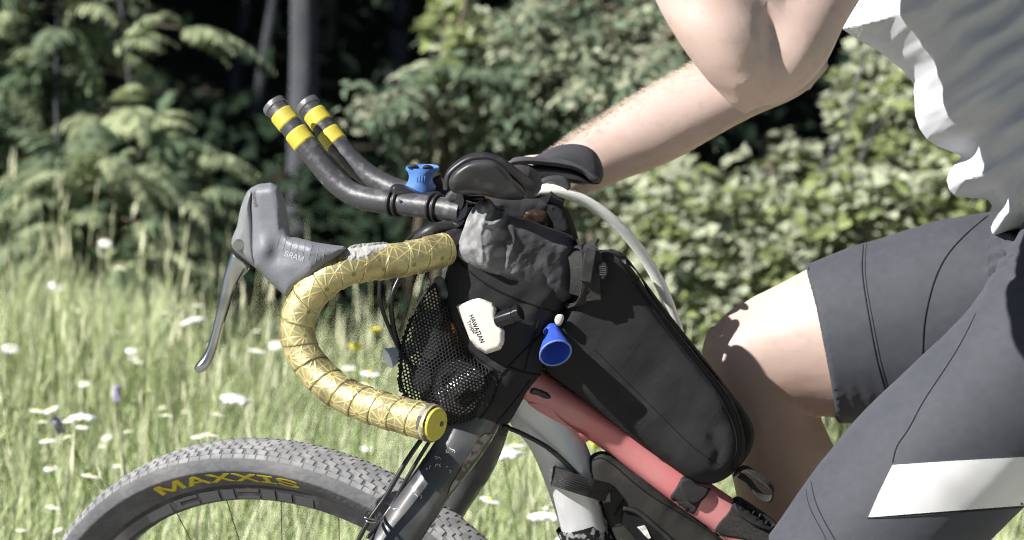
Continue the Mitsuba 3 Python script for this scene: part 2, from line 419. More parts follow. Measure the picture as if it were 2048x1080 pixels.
shrub('round_leaved_bush_003', 'bush partly hidden behind the rider\'s raised thigh', 'bush', (1.1, 3.4), [cl(1950, 480, 3.4, 170, 160, .3), cl(2120, 380, 3.5, 190, 210, .3), cl(1750, 640, 3.3, 180, 120, .2)], 1400, 9, .11, .027, ROUND, [PALE, OLIVE, OLIVE], stems=6)
# centre: feathery leaved bushes hanging in from above
shrub('feathery_bush', 'blue green feathery leaved bush above the arm pads', 'bush', (.12, 4.3), [cl(960, 170, 4.2, 190, 110, .3), cl(820, 190, 4.1, 110, 70, .2), cl(1120, 120, 4.3, 150, 120, .3), cl(1060, 240, 4.2, 130, 70, .25)], 800, 12, .15, .032, LANCE, [BLUEG, BLUEG, PALE], stems=10)
shrub('feathery_bush_001', 'tall leafy bush reaching up behind the upper arm at the top of the picture', 'bush', (.36, 4.5), [cl(1260, 90, 4.0, 150, 130, .3), cl(1340, 200, 3.9, 120, 90, .25), cl(1180, 0, 4.1, 190, 90, .3), cl(1360, 60, 3.9, 90, 90, .2)], 1200, 12, .14, .031, LANCE, [PALE, BLUEG, PALE], stems=8)
shrub('young_maple', 'slim young tree with yellow green leaves rising above the blue spool', 'tree', (-.13, 4.3), [cl(910, 60, 4.2, 45, 110, .12), cl(890, 140, 4.2, 55, 50, .12), cl(930, -60, 4.2, 60, 80, .12)], 150, 9, .10, .034, ROUND, [OLIVE, OLIVE, PALE], stems=4)
# left: saplings with drooping feathery fronds
def frond_leaves(base, out, L, col, pairs=20):
    """Fronds from their bases: a drooping axis with pairs of narrow leaflets."""
    k = len(base)
    t = np.tile(np.linspace(.12, 1, pairs), k); D = np.repeat(unit(out), pairs, 0); B = np.repeat(base, pairs, 0); LL = np.repeat(L, pairs)
    up = np.array([0, 0, 1.0])
    P = B + D * (t * LL)[:, None] + up * (LL * (.18 * t - .62 * t ** 2))[:, None]
    ax = unit(D + up * (.18 - 1.24 * t)[:, None]); side = unit(np.cross(ax, up + 0 * ax))
    res = []
    cc = np.repeat(np.broadcast_to(col, (k, 3)) * rng.uniform(.7, 1.3, (k, 1)), pairs, 0)
    for s_ in (-1, 1):
        fw = unit(ax * .55 + side * s_ * .85 - up * .15 + rng.standard_normal(P.shape) * .12)
        nrm = unit(np.cross(ax, side)) * np.sign(np.cross(ax, side)[:, 2:] + 1e-9) + rng.standard_normal(P.shape) * .22
        res.append(scatter(*NEEDLE, P, fw, nrm, LL * (.30 * (1.1 - t) + .05) * rng.uniform(.8, 1.2, len(P)), cc))
    return joined(res)
def sapling(key, label, stems, n, Lr, cols):
    tag(key, label, 'tree')
    parts, sticks = [], []
    for (x0, y0, x1, y1, dp, spread, lo) in stems:
        A, B = at(x0, y0, dp), at(x1, y1, dp + .1); g = A.copy(); g[2] = ground_z(g[0], g[1]) - .02
        pts = spline([g, A, (A + B) / 2 + [.01, 0, 0], B], 24); sticks.append(sweep(pts, np.linspace(.008, .003, 24), 6))
        for i in range(n):
            f = rng.uniform(lo, 1.0); b = np.array([np.interp(f, np.linspace(0, 1, 24), pts[:, q]) for q in range(3)])
            a = rng.uniform(0, 2 * np.pi); o = np.array([math.cos(a), -abs(math.sin(a)) * .7 + .15, rng.uniform(-.1, .35)])
            r0 = rng.uniform(.02, spread); e = b + unit(o) * r0 * [1, 1, .5]
            sticks.append(sweep(np.array([b, (b + e) / 2 + [0, 0, .01], e]), np.array([.003, .0022, .0014]), 4))
            m_ = int(rng.integers(3, 6)); oo = unit(np.repeat(o[None], m_, 0) + rng.standard_normal((m_, 3)) * .5)
            v, c = frond_leaves(np.repeat(e[None], m_, 0) - unit(o) * r0 * .25 * rng.uniform(0, 1, (m_, 1)), oo, rng.uniform(*Lr, m_), np.array(cols)[rng.integers(0, len(cols))])
            parts.append((np.asarray(v.vertices), np.asarray(v.faces), c))
    m, c = joined(parts)
    add(key + '__foliage', m, 'leaf', False, color=c); add(key + '__stems', cat_mesh(sticks), 'bark_brown', True)
FR = [(.21, .27, .17), (.33, .38, .23), (.15, .21, .13), (.40, .45, .27)]
sapling('drooping_sapling', 'drooping feathery sapling at the upper left edge', [(60, 430, 40, -60, 4.0, .16, .25), (140, 430, 118, -60, 4.05, .15, .3), (-40, 430, -60, -60, 4.0, .16, .3)], 29, (.09, .19), FR)
sapling('drooping_sapling_001', 'drooping sapling with a thin pale stem left of the brake lever', [(256, 470, 246, 40, 3.9, .15, .25), (312, 500, 300, 250, 3.8, .08, .25), (190, 480, 180, 300, 3.7, .12, .3)], 29, (.08, .18), FR)
for i, (a, b, w, lab) in enumerate([((258, 460, 3.8), (238, -40, 4.05), 9, 'thin straight pale stem standing in the left drooping sapling'), ((132, 470, 3.8), (118, -40, 4.0), 8, 'thin grey stem behind the sapling at the left edge'),
        ((1650, 330, 3.45), (1722, 140, 3.6), 9, 'bare grey branch rising between the elbow and the jersey'), ((1722, 330, 3.45), (1790, 200, 3.6), 7, 'short bare twig low beside the jersey hem')]):
    A, B = at(*a), at(*b)
    g = A.copy(); g[2] = ground_z(g[0], g[1]) - .02
    pts = spline([g, A, A + (B - A) * .5 + [.012 * (-1) ** i, 0, 0], B, B + (B - A) * .4], 20)
    add('bare_stem', sweep(pts, np.linspace(w, w * .6, 20) * mpp(3.6) / 2 * 1.1, 7), 'bark_grey', True, lab, 'stem')

# meadow
def meadow(k, x0, x1, y0, y1, hmin, hmax):
    x, y = rng.uniform(x0, x1, k), y0 + (y1 - y0) * rng.uniform(0, 1, k) ** .9
    h = rng.uniform(hmin, hmax, k) * (.75 + .5 * meshkit.fbm(np.stack([x * 3, y * 3, 0 * x], -1), 2))
    ang = rng.uniform(0, 2 * np.pi, k); lean = rng.uniform(.05, .55, k) * h
    b = np.stack([x, y, ground_z(x, y) - .01], -1)
    dx = np.stack([np.cos(ang), np.sin(ang), 0 * ang], -1); s = np.stack([-np.sin(ang), np.cos(ang), 0 * ang], -1) * (rng.uniform(.0016, .0042, k) / 2 + .0003)[:, None]
    t = np.array([0, .4, .75, 1.0]); wd = np.array([1, .9, .6, .12])
    rows = [b + dx * (lean * q * q)[:, None] + np.array([0, 0, 1.0]) * (h * (q - .22 * q * q * (lean / h)))[:, None] for q in t]
    v = np.stack([p + e * s * w for p, w in zip(rows, wd) for e in (-1, 1)], 1)
    f = np.array([[0, 1, 3], [0, 3, 2], [2, 3, 5], [2, 5, 4], [4, 5, 7], [4, 7, 6]])
    col = np.array([(.50, .585, .29), (.59, .655, .38), (.66, .68, .48), (.37, .46, .21)])[rng.integers(0, 4, k)] * rng.uniform(.75, 1.2, (k, 1))
    return v.reshape(-1, 3), (f[None] + (np.arange(k) * 8)[:, None, None]).reshape(-1, 3), np.repeat(col, 8, 0)
def seed_heads(k, x0, x1, y0, y1):
    x, y = rng.uniform(x0, x1, k), rng.uniform(y0, y1, k)
    h = rng.uniform(.26, .46, k) + .10 * np.clip((-.55 - x) / .4, 0, 1)
    b = np.stack([x, y, ground_z(x, y)], -1); top = b + np.stack([rng.normal(0, .05, k), rng.normal(0, .05, k), h], -1)
    tv = np.array([[0, 0, 0.], [.3, .5, .5], [.3, -.5, .5], [.3, 0, -.7], [1, 0, 0]]); tv[:, 1:] *= .07
    tf = np.array([[0, 1, 2], [0, 2, 3], [0, 3, 1], [4, 2, 1], [4, 3, 2], [4, 1, 3]])
    d = unit(top - b)
    A = scatter(tv, tf, top, d, rng.standard_normal((k, 3)), rng.uniform(.03, .07, k), (.56, .56, .38))
    sv = np.array([[0, .5, 0.], [0, -.5, 0], [1, .4, 0], [1, -.4, 0]]); 
    sv[:, 1] *= .0035
    B = scatter(sv, np.array([[0, 1, 3], [0, 3, 2]]), b, top - b, rng.standard_normal((k, 3)), np.linalg.norm(top - b, axis=1), (.50, .54, .28))
    return joined([A, (B[0], B[1], B[2])])
def pack(mc): return np.asarray(mc[0].vertices), np.asarray(mc[0].faces), mc[1]
parts = [meadow(6000, -1.6, -.60, 2.6, 3.6, .20, .37), meadow(80000, -1.5, 1.5, .85, 3.3, .16, .38), meadow(9000, -5, -1.5, .85, 3.5, .2, .45), meadow(9000, 1.5, 5, .85, 3.5, .2, .45), pack(seed_heads(1500, -1.5, 1.4, 1.0, 3.5))]
m, c = joined(parts)
add('meadow_grass', m, 'grass_blade', False, 'tall pale green meadow grass behind the bicycle', 'grass', kind='stuff', color=c)

# flowers
mat('petal_white', (.82, .82, .80), .7, .2); mat('flower_yellow', (.72, .64, .10), .7, .2); mat('petal_violet', (.42, .38, .56), .7, .2); mat('stalk', (.16, .22, .07), .7, .2)
def disc(n, r0, r1, cup):
    a = np.arange(n) * 2 * np.pi / n
    rr = np.where(np.arange(n) % 2, r1, r1 * .72)
    v = np.vstack([[[0, 0, 0]], np.stack([np.cos(a) * r0, np.sin(a) * r0, 0 * a], 1), np.stack([np.cos(a) * rr, np.sin(a) * rr, 0 * a + cup], 1)])
    i = np.arange(n); j = (i + 1) % n
    f = np.vstack([np.stack([0 * i, 1 + i, 1 + j], 1), np.stack([1 + i, 1 + n + i, 1 + n + j], 1), np.stack([1 + i, 1 + n + j, 1 + j], 1)])
    return trimesh.Trimesh(v, f, process=False)
def dome(r, h):
    s = trimesh.creation.icosphere(1, 1.0); s.vertices *= [r, r, h]; return s
def stalk_mesh(L): return sweep(np.array([[0, 0, -L], [.01, 0, -L * .5], [0, 0, 0]]), .0012, 4)
daisy = dict(petals=mikit.ply(disc(26, .006, .0165, -.002), 'petal_white'), eye=mikit.ply(dome(.005, .003), 'flower_yellow'), stalk=mikit.ply(stalk_mesh(.3), 'stalk'))
umbel_m = cat_mesh([trimesh.Trimesh(dome(.007, .005).vertices + [.024 * math.sqrt(i / 22) * math.cos(i * 2.4), .024 * math.sqrt(i / 22) * math.sin(i * 2.4), -.006 * i / 22], dome(.007, .005).faces) for i in range(23)])
umbel = dict(florets=mikit.ply(umbel_m, 'petal_white'), stalk=mikit.ply(stalk_mesh(.35), 'stalk'))
butter = dict(petals=mikit.ply(disc(10, .004, .012, .007), 'flower_yellow'), stalk=mikit.ply(stalk_mesh(.28), 'stalk'))
spike_m = cat_mesh([trimesh.Trimesh(dome(.006, .005).vertices + [.007 * math.cos(i * 2.2), .007 * math.sin(i * 2.2), -.0028 * i], dome(.006, .005).faces) for i in range(18)])
spike = dict(florets=mikit.ply(spike_m, 'petal_violet'), stalk=mikit.ply(stalk_mesh(.3), 'stalk'))
def flower(name, kit, px, py, y, label, group, size=1.0):
    n, k = 1, name
    while any(q == k or q.startswith(k + '__') for q in scene): k = f'{name}_{n:03d}'; n += 1
    p = at(px, py, y)
    W = T().translate(p.tolist()).rotate([float(rng.normal()), float(rng.normal()), 0.01], float(rng.uniform(2, 24))).scale(float(size))
    for part, d in kit.items():
        scene[f'{k}__{part}'] = {**d, 'to_world': W}
    tag(k, label, 'flower', group)
# those one can make out in the photograph
seen = [(470, 795, 1.5, 1.1, 'u'), (515, 700, 1.9, 1.1, 'd'), (435, 828, 1.3, .95, 'd'), (360, 615, 2.4, 1.1, 'd'), (385, 640, 2.4, 1.1, 'u'), (20, 695, 2.0, 1, 'd'), (110, 570, 2.4, 1, 'd'), (75, 820, 1.4, 1, 'd'), (100, 818, 1.4, 1, 'd'), (165, 832, 1.4, 1, 'u'), (137, 838, 1.4, .9, 'd'), (95, 880, 1.3, 1, 'd'),
        (165, 853, 1.35, .8, 'd'), (255, 862, 1.3, .7, 'd'), (333, 830, 1.3, .8, 'd'), (180, 950, 1.0, 1, 'd'), (85, 843, 1.4, .9, 'd'), (135, 873, 1.3, .8, 'd'), (298, 783, 1.5, .8, 'd'), (262, 700, 1.9, .8, 'd'), (240, 535, 2.7, 1, 'd'), (210, 485, 2.9, .9, 'd'), (740, 745, 1.5, 1.2, 'd'), (735, 770, 1.5, 1, 'd'), (420, 868, 1.1, 1, 'd'), (395, 872, 1.1, .8, 'd'),
        (980, 998, .95, 1.2, 'd'), (1005, 905, 1.1, 1.3, 'u'), (1090, 1030, .95, 1.2, 'u'), (1030, 890, 1.3, 1.3, 'd'), (1125, 1000, .95, 1, 'd'), (650, 540, 2.6, .7, 'd'), (330, 625, 2.3, .8, 'd'), (395, 610, 2.4, .8, 'd')]
UMB = {470: 'flat white flower cluster standing above the front tyre, left of the bar drop', 385: 'flat white flower cluster close to the tip side of the brake lever', 165: 'flat white flower cluster near the left edge of the picture',
       1005: 'flat white flower cluster behind the top of the fork', 1090: 'flat white flower cluster beside the lower end of the silver down tube'}
for px, py, y, s, kd in seen:
    s *= .62 if kd == 'u' else .74
    flower('white_umbel' if kd == 'u' else 'meadow_daisy', umbel if kd == 'u' else daisy, px, py, y,
           UMB[px] if kd == 'u' else 'small white daisy standing in the meadow grass', 'white flower clusters' if kd == 'u' else 'white daisies in the meadow', s)
for i in range(46):
    px = rng.uniform(-40, 1150); y = rng.uniform(.95, 3.0); t = (y - .95) / 2.05
    py = 1040 - t * 480 + rng.uniform(-30, 90)
    flower('meadow_daisy', daisy, px, py, y, 'small white daisy standing in the meadow grass', 'white daisies in the meadow', rng.uniform(.45, .7))
YEL = {712: 'lower yellow buttercup seen inside the drop of the bar', 750: 'upper yellow buttercup seen inside the drop of the bar', 975: 'yellow buttercup behind the fork blades', 1190: 'yellow buttercup in the gap between red tube and frame bag'}
for px, py, y, s in [(712, 700, 1.8, 1.0), (750, 665, 1.9, .8), (975, 940, 1.2, .7), (1190, 895, 1.4, 1.0)]:
    flower('yellow_buttercup', butter, px, py, y, YEL[px], 'yellow buttercups', s * 1.1)
for px, py, y in [(232, 772, 1.6), (110, 838, 1.4)]:
    flower('violet_vetch', spike, px, py, y, 'violet flower spike left of the brake lever tip, the right one of two' if px > 200 else 'violet flower spike nearest the left edge of the picture', 'violet flower spikes', .42)
# ------------------------------------------------------------------ bicycle
def speck(base, dust, s=60, amt=.5, lo=.5, hi=.8):
    return lambda p, n, uv: mikit.mix(base, dust, sst(lo, hi, N3(p, s)) * amt)
mat('tyre_rubber', lambda p, n, uv: mikit.mix((.095, .097, .103), (.19, .19, .185), sst(.35, .8, N3(p, 14)) * .55 + sst(.45, .7, mikit.noise(p.x * 200, p.y * 200, p.z * 200)) * .2), .75, .3, bump=lambda p, n, uv: N3(p, 300), scale=.0006)
mat('tread_rubber', speck((.20, .20, .20), (.30, .298, .29), 90, .8, .4, .7), .9, .2)
mat('tread_groove', (.03, .03, .03), .9, .2)
mat('rim_black', speck((.025, .025, .027), (.09, .085, .08), 50, .5), .45, .5)
mat('rim_print', (.05, .051, .053), .6, .4)
mat('print_yellow', speck((.60, .50, .03), (.3, .26, .1), 60, .5), .7, .3)
mat('carbon', lambda p, n, uv: mikit.mix((.04, .042, .047), (.22, .21, .20), sst(.45, .85, N3(p, 30)) * .22), lambda p, n, uv: .22 + .4 * sst(.4, .7, N3(p, 45)), .5, clearcoat=.6, clearcoat_gloss=.85)
mat('mud_grey', speck((.30, .28, .25), (.10, .09, .08), 120, .9, .5, .62), .9, .2, bump=lambda p, n, uv: N3(p, 200), scale=.002)
mat('black_plastic', speck((.022, .022, .025), (.07, .07, .07), 90, .5), .42, .5)
mat('black_anodised', speck((.05, .05, .055), (.15, .15, .15), 110, .5, .55, .75), .45, .5, bump=lambda p, n, uv: N3(p, 260), scale=.0004)
mat('black_gloss', (.012, .012, .014), .15, .6)
mat('cable_housing', (.018, .018, .02), .3, .5)
mat('steel', (.45, .46, .48), .3, .5, 1.0)
mat('lever_alloy', speck((.50, .50, .52), (.30, .30, .31), 40, .8), .24, .5, .95)
mat('hood_rubber', speck((.165, .173, .19), (.23, .237, .25), 45, .5), .5, .45, bump=lambda p, n, uv: N3(p, 500), scale=.0003)
mat('hood_letter', (.36, .365, .38), .5, .5)
mat('cap_grey', (.22, .22, .23), .35, .5, .6)
mat('band_yellow', speck((.56, .475, .06), (.4, .34, .08), 60, .5), .45, .5)
mat('plug_yellow', (.52, .47, .07), .5, .4)
mat('red_paint', lambda p, n, uv: mikit.mix((.56, .175, .18), (.52, .21, .205), sst(.4, .7, N3(p, 18))), .5, .5, clearcoat=.7, clearcoat_gloss=.8)
mat('silver_paint', lambda p, n, uv: mikit.mix((.60, .61, .62), (.42, .41, .39), sst(.5, .8, N3(p, 22))), .32, .5, .25, clearcoat=.5)
mat('blue_mount', speck((.085, .20, .50), (.14, .27, .55), 60, .6), .5, .4)

def star(u, v, a=.029):
    """Distance-coded pattern of twelve rayed stars on a triangular lattice: 1 on the lines."""
    h = a * math.sqrt(3)
    best, bu, bv = mi.Float(9), mi.Float(0), mi.Float(0)
    for ou, ov in ((0, 0), (a / 2, h / 2)):
        du = u - ou - a * dr.round((u - ou) / a); dv = v - ov - h * dr.round((v - ov) / h)
        d = du * du + dv * dv
        c = d < best
        best, bu, bv = dr.select(c, d, best), dr.select(c, du, bu), dr.select(c, dv, bv)
    r = dr.sqrt(best); ang = dr.atan2(bv, bu)
    ray = dr.abs(dr.sin(6 * ang)) * r / 6
    edge = a * .5 - dr.maximum(dr.abs(bu), dr.maximum(dr.abs(.5 * bu + .8660254 * bv), dr.abs(.5 * bu - .8660254 * bv)))
    line = dr.minimum(ray, edge)
    return 1 - sst(.0003, .0008, line), 1 - sst(.0016, .003, r)
PITCH_W = .0215
def tape_phase(uv):
    return uv.x / PITCH_W + uv.y / .105 - dr.floor(uv.x / PITCH_W + uv.y / .105)
def tape_color(p, n, uv):
    line, core = star(uv.x, uv.y)
    c = mikit.mix((.50, .445, .24), (.61, .535, .21), line * .55)
    c = mikit.mix(c, (.16, .13, .05), core * .8)
    f = tape_phase(uv)
    c = mikit.mix(c, (.55, .45, .09), .02 + .22 * N3(p, 30))
    c = mikit.mix(c, (.13, .10, .03), sst(.955, .985, f) * .9)
    return mikit.mix(c, (.15, .125, .06), sst(.48, .76, N3(p, 55)) * .65)
def tape_metal(p, n, uv):
    line, core = star(uv.x, uv.y)
    return (1 - line) * (1 - core) * .62
scene['bar_tape'] = {'type': 'twosided', 'bsdf': {'type': 'bumpmap', 'arbitrary': mikit.proc(lambda p, n, uv: N3(p, 140) + .5 * star(uv.x, uv.y)[0], 5e-4), 'scale': .0006, 'bsdf':
    {'type': 'principled', 'base_color': mikit.proc(tape_color), 'metallic': mikit.proc(tape_metal), 'roughness': .46, 'specular': .5}}}
mat('worn_glint_tape', (.42, .41, .385), .8, .3)  # pale tone carries the sun glint of the abraded film

BK = 'bicycle'
tag(BK, 'bicycle with yellow wrapped drop bar, red top tube and silver down tube', 'bicycle')

# front wheel: fitted to the photograph (axle, steering angle, lean)
SIZE = 1.0285   # a 29 inch tyre of 2.25 inches
WC, YAW, LEAN, TW, RI, RO = np.array([-.1971, .1663, .3779]), .5586, -.1915, .0575, .2958, .355
wf = np.array([-math.cos(YAW), math.sin(YAW), 0]); wn = np.array([-math.sin(YAW), -math.cos(YAW), 0]); wu = np.array([0, 0, 1.0])
wn, wu = wn * math.cos(LEAN) + wu * math.sin(LEAN), wu * math.cos(LEAN) - wn * math.sin(LEAN)
def wpt(r, a, s):
    r, a, s = np.broadcast_arrays(np.asarray(r, float), np.asarray(a, float), np.asarray(s, float))
    r, s = r * SIZE, s * SIZE
    return WC + (r * np.cos(a))[..., None] * wf + (r * np.sin(a))[..., None] * wu + s[..., None] * wn
def spin(profile, n=240, closed=False):
    pr = np.asarray(profile, float)
    a = np.linspace(0, 2 * np.pi, n, endpoint=False)
    v = wpt(pr[None, :, 0], a[:, None], pr[None, :, 1]); m = len(pr)
    i, j = np.meshgrid(np.arange(n), np.arange(m if closed else m - 1), indexing='ij')
    k, l = (i + 1) % n, (j + 1) % m
    q = np.stack([i * m + j, k * m + j, k * m + l, i * m + l], -1).reshape(-1, 4)
    mm = trimesh.Trimesh(v.reshape(-1, 3), np.vstack([q[:, [0, 1, 2]], q[:, [0, 2, 3]]]), process=False)
    if closed and mm.volume < 0: mm.invert()
    return mm
def tyre_r(s):  # outer profile: radius over the lateral offset
    x = np.clip(abs(s) / (TW / 2), 0, .999)
    return RO - .0035 - .0205 * (1 - np.sqrt(1 - x ** 2.6))
th = np.linspace(-1, 1, 33)
prof = [(.3125, -.0135)] + [(.3125 + .006, -.0185)] + [(.3125 + .0185, -TW / 2 * .985)] + [(float(tyre_r(t * TW / 2 * .995)), t * TW / 2 * .995) for t in th] + [(.3125 + .0185, TW / 2 * .985), (.3125 + .006, .0185), (.3125, .0135)]
W = BK + '__front_wheel'
tyre = spin(prof, 240, True)
add(W + '__tyre', tyre, 'tyre_rubber', 50)
# tread blocks in seven rows
blocks = []
rows = [(s_, w_, 160, p_) for s_, w_, p_ in ((-.0226, .0034, 0), (-.0178, .0050, .5), (-.0119, .0054, .2), (-.0061, .0054, .7), (0, .0058, .1), (.0061, .0054, .6), (.0119, .0054, .3), (.0178, .0050, .8), (.0226, .0034, 0))]
for s0, w, n, ph in rows:
    a0 = (np.arange(n) + ph) * 2 * np.pi / n; L = 2 * np.pi / n * (.94 if abs(s0) > .02 else .93)
    sk = .0012 if abs(s0) < .02 else 0
    for aa in a0:
        vs = []
        for da in (-L / 2, 0, L / 2):
            for ds in (-w / 2, w / 2):
                for h in (-.002, .0006):
                    k = (1 if h < 0 else .93)
                    s = s0 + ds * k; vs.append((float(tyre_r(s)) + h, aa + da * k, s + sk * np.sign(da) * (1 if s0 >= 0 else -1)))
        blocks.append(np.array(vs))
bv = np.array(blocks); V = wpt(bv[..., 0], bv[..., 1], bv[..., 2])
o = lambda i, j, k: i * 4 + j * 2 + k
bf = []
for i in (0, 1):
    for (p, q) in (((0, 1), (1, 1)), ((0, 0), (0, 1)), ((1, 1), (1, 0))):
        bf += [[o(i, *p), o(i + 1, *p), o(i + 1, *q)], [o(i, *p), o(i + 1, *q), o(i, *q)]]
for i in (0, 2): bf += [[o(i, 0, 0), o(i, 1, 0), o(i, 1, 1)], [o(i, 0, 0), o(i, 1, 1), o(i, 0, 1)]]
bf = np.array(bf)
add(W + '__tread', trimesh.Trimesh(V.reshape(-1, 3), (bf[None] + (np.arange(len(V)) * 12)[:, None, None]).reshape(-1, 3), process=False), 'tread_rubber', False, kind='stuff')
add(W + '__rim', spin([(.2958, -.009), (.2958, .009), (.299, .0125), (.308, .0135), (.315, .0135), (.316, .0115), (.312, .0105), (.3085, 0), (.312, -.0105), (.316, -.0115), (.315, -.0135), (.308, -.0135), (.299, -.0125)], 200, True), 'rim_black', 30)
# printing on the tyre wall and on the rim
def curved_text(text, a_mid, r_base, h, width_m, lateral, thick, squeeze=1.0):
    m2 = meshkit.text_mesh(text, h, h * .3, True).subdivide_to_size(h * .35)
    v = np.array(m2.vertices); v[:, 2] /= h * .3; x0, x1 = v[:, 0].min(), v[:, 0].max()
    a = a_mid + (.5 - (v[:, 0] - x0) / (x1 - x0)) * -width_m / r_base
    r = r_base + v[:, 1]
    return trimesh.Trimesh(wpt(r, a, lateral(r) + thick * (v[:, 2] - .3)), m2.faces, process=False)
def wall_lat(r):  # lateral offset of the tyre wall at radius r
    s = np.linspace(.6, .9999, 400) * TW / 2; rr = tyre_r(s)
    up = np.interp(r, rr[::-1], s[::-1]); low = np.interp(r, [.3125, .3185, .331], [.0135, .0185, TW / 2 * .985])
    return np.where(r < .331, low, np.minimum(up, TW / 2 * .995))
def ang_of(px, py, r=.325, s=.02):
    a = np.linspace(0, np.pi, 2000); q = proj(wpt(r, a, s)); return a[np.argmin(abs(q[:, 0] - px) + 0 * q[:, 1])]
aL, aR = ang_of(318, 985), ang_of(600, 968)
add(W + '__tyre_lettering', curved_text('MAXXIS', (aL + aR) / 2, .3185, .0100, (aR - aL) * .3195, wall_lat, .0012), 'print_yellow', False, label='yellow tyre lettering')
decals = []
for px0, px1, r0, r1 in [(300, 345, .2985, .3075), (352, 398, .2985, .3015), (352, 398, .3055, .3085), (356, 364, .3015, .3055), (404, 440, .2985, .3085), (447, 470, .2985, .3085), (476, 520, .3055, .3085), (476, 520, .2985, .3010), (526, 552, .2985, .3085), (558, 585, .2990, .3075), (592, 628, .2990, .3075)]:
    a = np.linspace(ang_of(px0, 1000, .303, .013), ang_of(px1, 1000, .303, .013), 8)
    lat = lambda r: .0128 + (r - .299) * .11
    ring = np.stack([wpt(r, a, lat(r) + d) for r, d in ((r0, .0000), (r0, .0009), (r1, .0009), (r1, .0000))], 1)
    decals.append(rings_mesh(ring))
add(W + '__rim_print', cat_mesh(decals), 'rim_print', False, label='worn grey rim printing')
hub = cat_mesh([sweep(WC + np.linspace(-.055, .055, 9)[:, None] * wn, np.array([.01, .012, .024, .024, .014, .024, .024, .012, .01]), 20)])
add(W + '__hub', hub, 'black_anodised', 30)
for k in range(28):
    a = k * 2 * np.pi / 28; s = .02 if k % 2 else -.02
    add(W + '__spoke', sweep(np.array([wpt(.023, a + (.9 if k % 4 < 2 else -.9), s), wpt(.297, a, 0)]), .0005, 5), 'black_gloss', True)
rv = []
for k in range(48):
    a = k * np.pi / 24
    rv.append((np.pi / 24, a))
add(W + '__brake_rotor', spin([(.066, .030), (.080, .030), (.080, .032), (.066, .032)], 96, True), 'steel', 30)

# fork
hubL, hubR = WC + wn * .056, WC - wn * .056
def pw(p):  # world point -> station centre in pixels
    return proj(p)
leg = loft([(905, 815, 1012, 822, -.030, .022), (884, 858, 992, 866, -.034, .021), (815, 962, 917, 972, -.046, .019), (742, 1072, 843, 1080, -.058, .017), (672, 1180, 764, 1190, -.066, .016), (600, 1330, 672, 1340, -.062, .014), (560, 1480, 612, 1485, -.04, .012), (538, 1590, 582, 1600, -.015, .011)], 60, 28, 2.3)
add(BK + '__fork_blade', leg, 'carbon', 60, label='near fork blade, dusty glossy carbon')
leg2 = loft([(960, 850, 1020, 852, .045, .018), (920, 940, 985, 945, .085, .017), (890, 1000, 945, 1006, .105, .016), (820, 1120, 880, 1126, .13, .015), (740, 1330, 790, 1340, .18, .013), (690, 1560, 730, 1566, .21, .011)], 40, 20)
add(BK + '__fork_blade', leg2, 'carbon', 60)
crown = fuse([loft([(900, 800, 1015, 812, 0, .035), (905, 840, 1000, 850, 0, .045), (915, 865, 985, 872, 0, .04)], 16), loft([(935, 640, 1035, 650, .0, .024), (905, 800, 1015, 812, 0, .026)], 10)], .006, 6)
add(BK + '__fork_crown', crown, 'carbon', 60)
# mud on the back of the blade
fr = Front(leg)
add(BK + '__mud_film', patch_on(fr, [(985, 868), (960, 905), (935, 938), (915, 968), (896, 990), (902, 972), (921, 940), (938, 908), (958, 878), (972, 866)], .0016, 8), 'mud_grey', 60, label='grey mud film along the fork blade')
hm = []
r2 = np.random.default_rng(5)
for x, y, n in [(878, 922, 5), (906, 905, 5), (892, 935, 2), (835, 1000, 2), (790, 1010, 2), (858, 936, 2)]:
    for _ in range(n):
        a = np.array([x, y]) + r2.normal(0, 7, 2); ang = r2.uniform(0, 6.3); L = r2.uniform(2, 7)
        b = a + L * np.array([math.cos(ang), math.sin(ang)]); mdl = (a + b) / 2 + r2.normal(0, 3, 2)
        hm.append(line_on(fr, [a, mdl, b], .7, 6, .0006, 4))
mat('dry_mud', (.62, .60, .55), .9, .2)
add(BK + '__mud_flecks', cat_mesh(hm), 'dry_mud', False, label='pale dry specks on the fork blade', kind='stuff')

# frame
dt = loft([(985, 770, 1080, 742, .0, .028), (1012, 835, 1135, 800, .0, .028), (1056, 890, 1166, 872, .0, .028), (1078, 935, 1183, 915, .0, .028), (1097, 985, 1196, 972, .0, .028), (1122, 1062, 1212, 1044, .0, .028), (1142, 1130, 1232, 1112, 0, .028), (1190, 1290, 1282, 1272, 0, .028), (1300, 1620, 1392, 1600, 0, .028)], 60, 30, 2.4)
add(BK + '__down_tube', dt, 'silver_paint', 60, label='silver grey down tube')
tt = loft([(1052, 700, 1010, 780, .0, .034), (1083, 735, 1043, 802, .0, .033), (1157, 785, 1110, 843, .0, .030), (1215, 826, 1168, 872, .0, .024), (1258, 855, 1212, 902, .0, .019), (1363, 930, 1316, 982, .0, .019), (1440, 980, 1393, 1038, .0, .019), (1480, 1008, 1433, 1066, .0, .019), (1600, 1095, 1555, 1150, .0, .019), (1900, 1310, 1860, 1362, .0, .018), (2150, 1490, 2110, 1540, 0, .017)], 80, 30, 2.6)
add(BK + '__top_tube', tt, 'red_paint', 60, label='red top tube')
gus = pillow([(1048, 800), (1090, 795), (1150, 850), (1180, 880), (1170, 884), (1150, 872), (1108, 848)], 0.0, .0315, .0225, 14, 6)
add(BK + '__top_tube_gusset', gus, 'red_paint', 60)
add(BK + '__head_tube', loft([(952, 560, 1060, 575, .0, .027), (940, 690, 1050, 705, .0, .027), (915, 795, 1020, 815, .0, .027)], 20), 'silver_paint', 50)
add(BK + '__seat_tube', loft([(2120, 1430, 2190, 1440, .0, .017), (1860, 2250, 1930, 2260, 0, .018)], 12), 'silver_paint', 50)
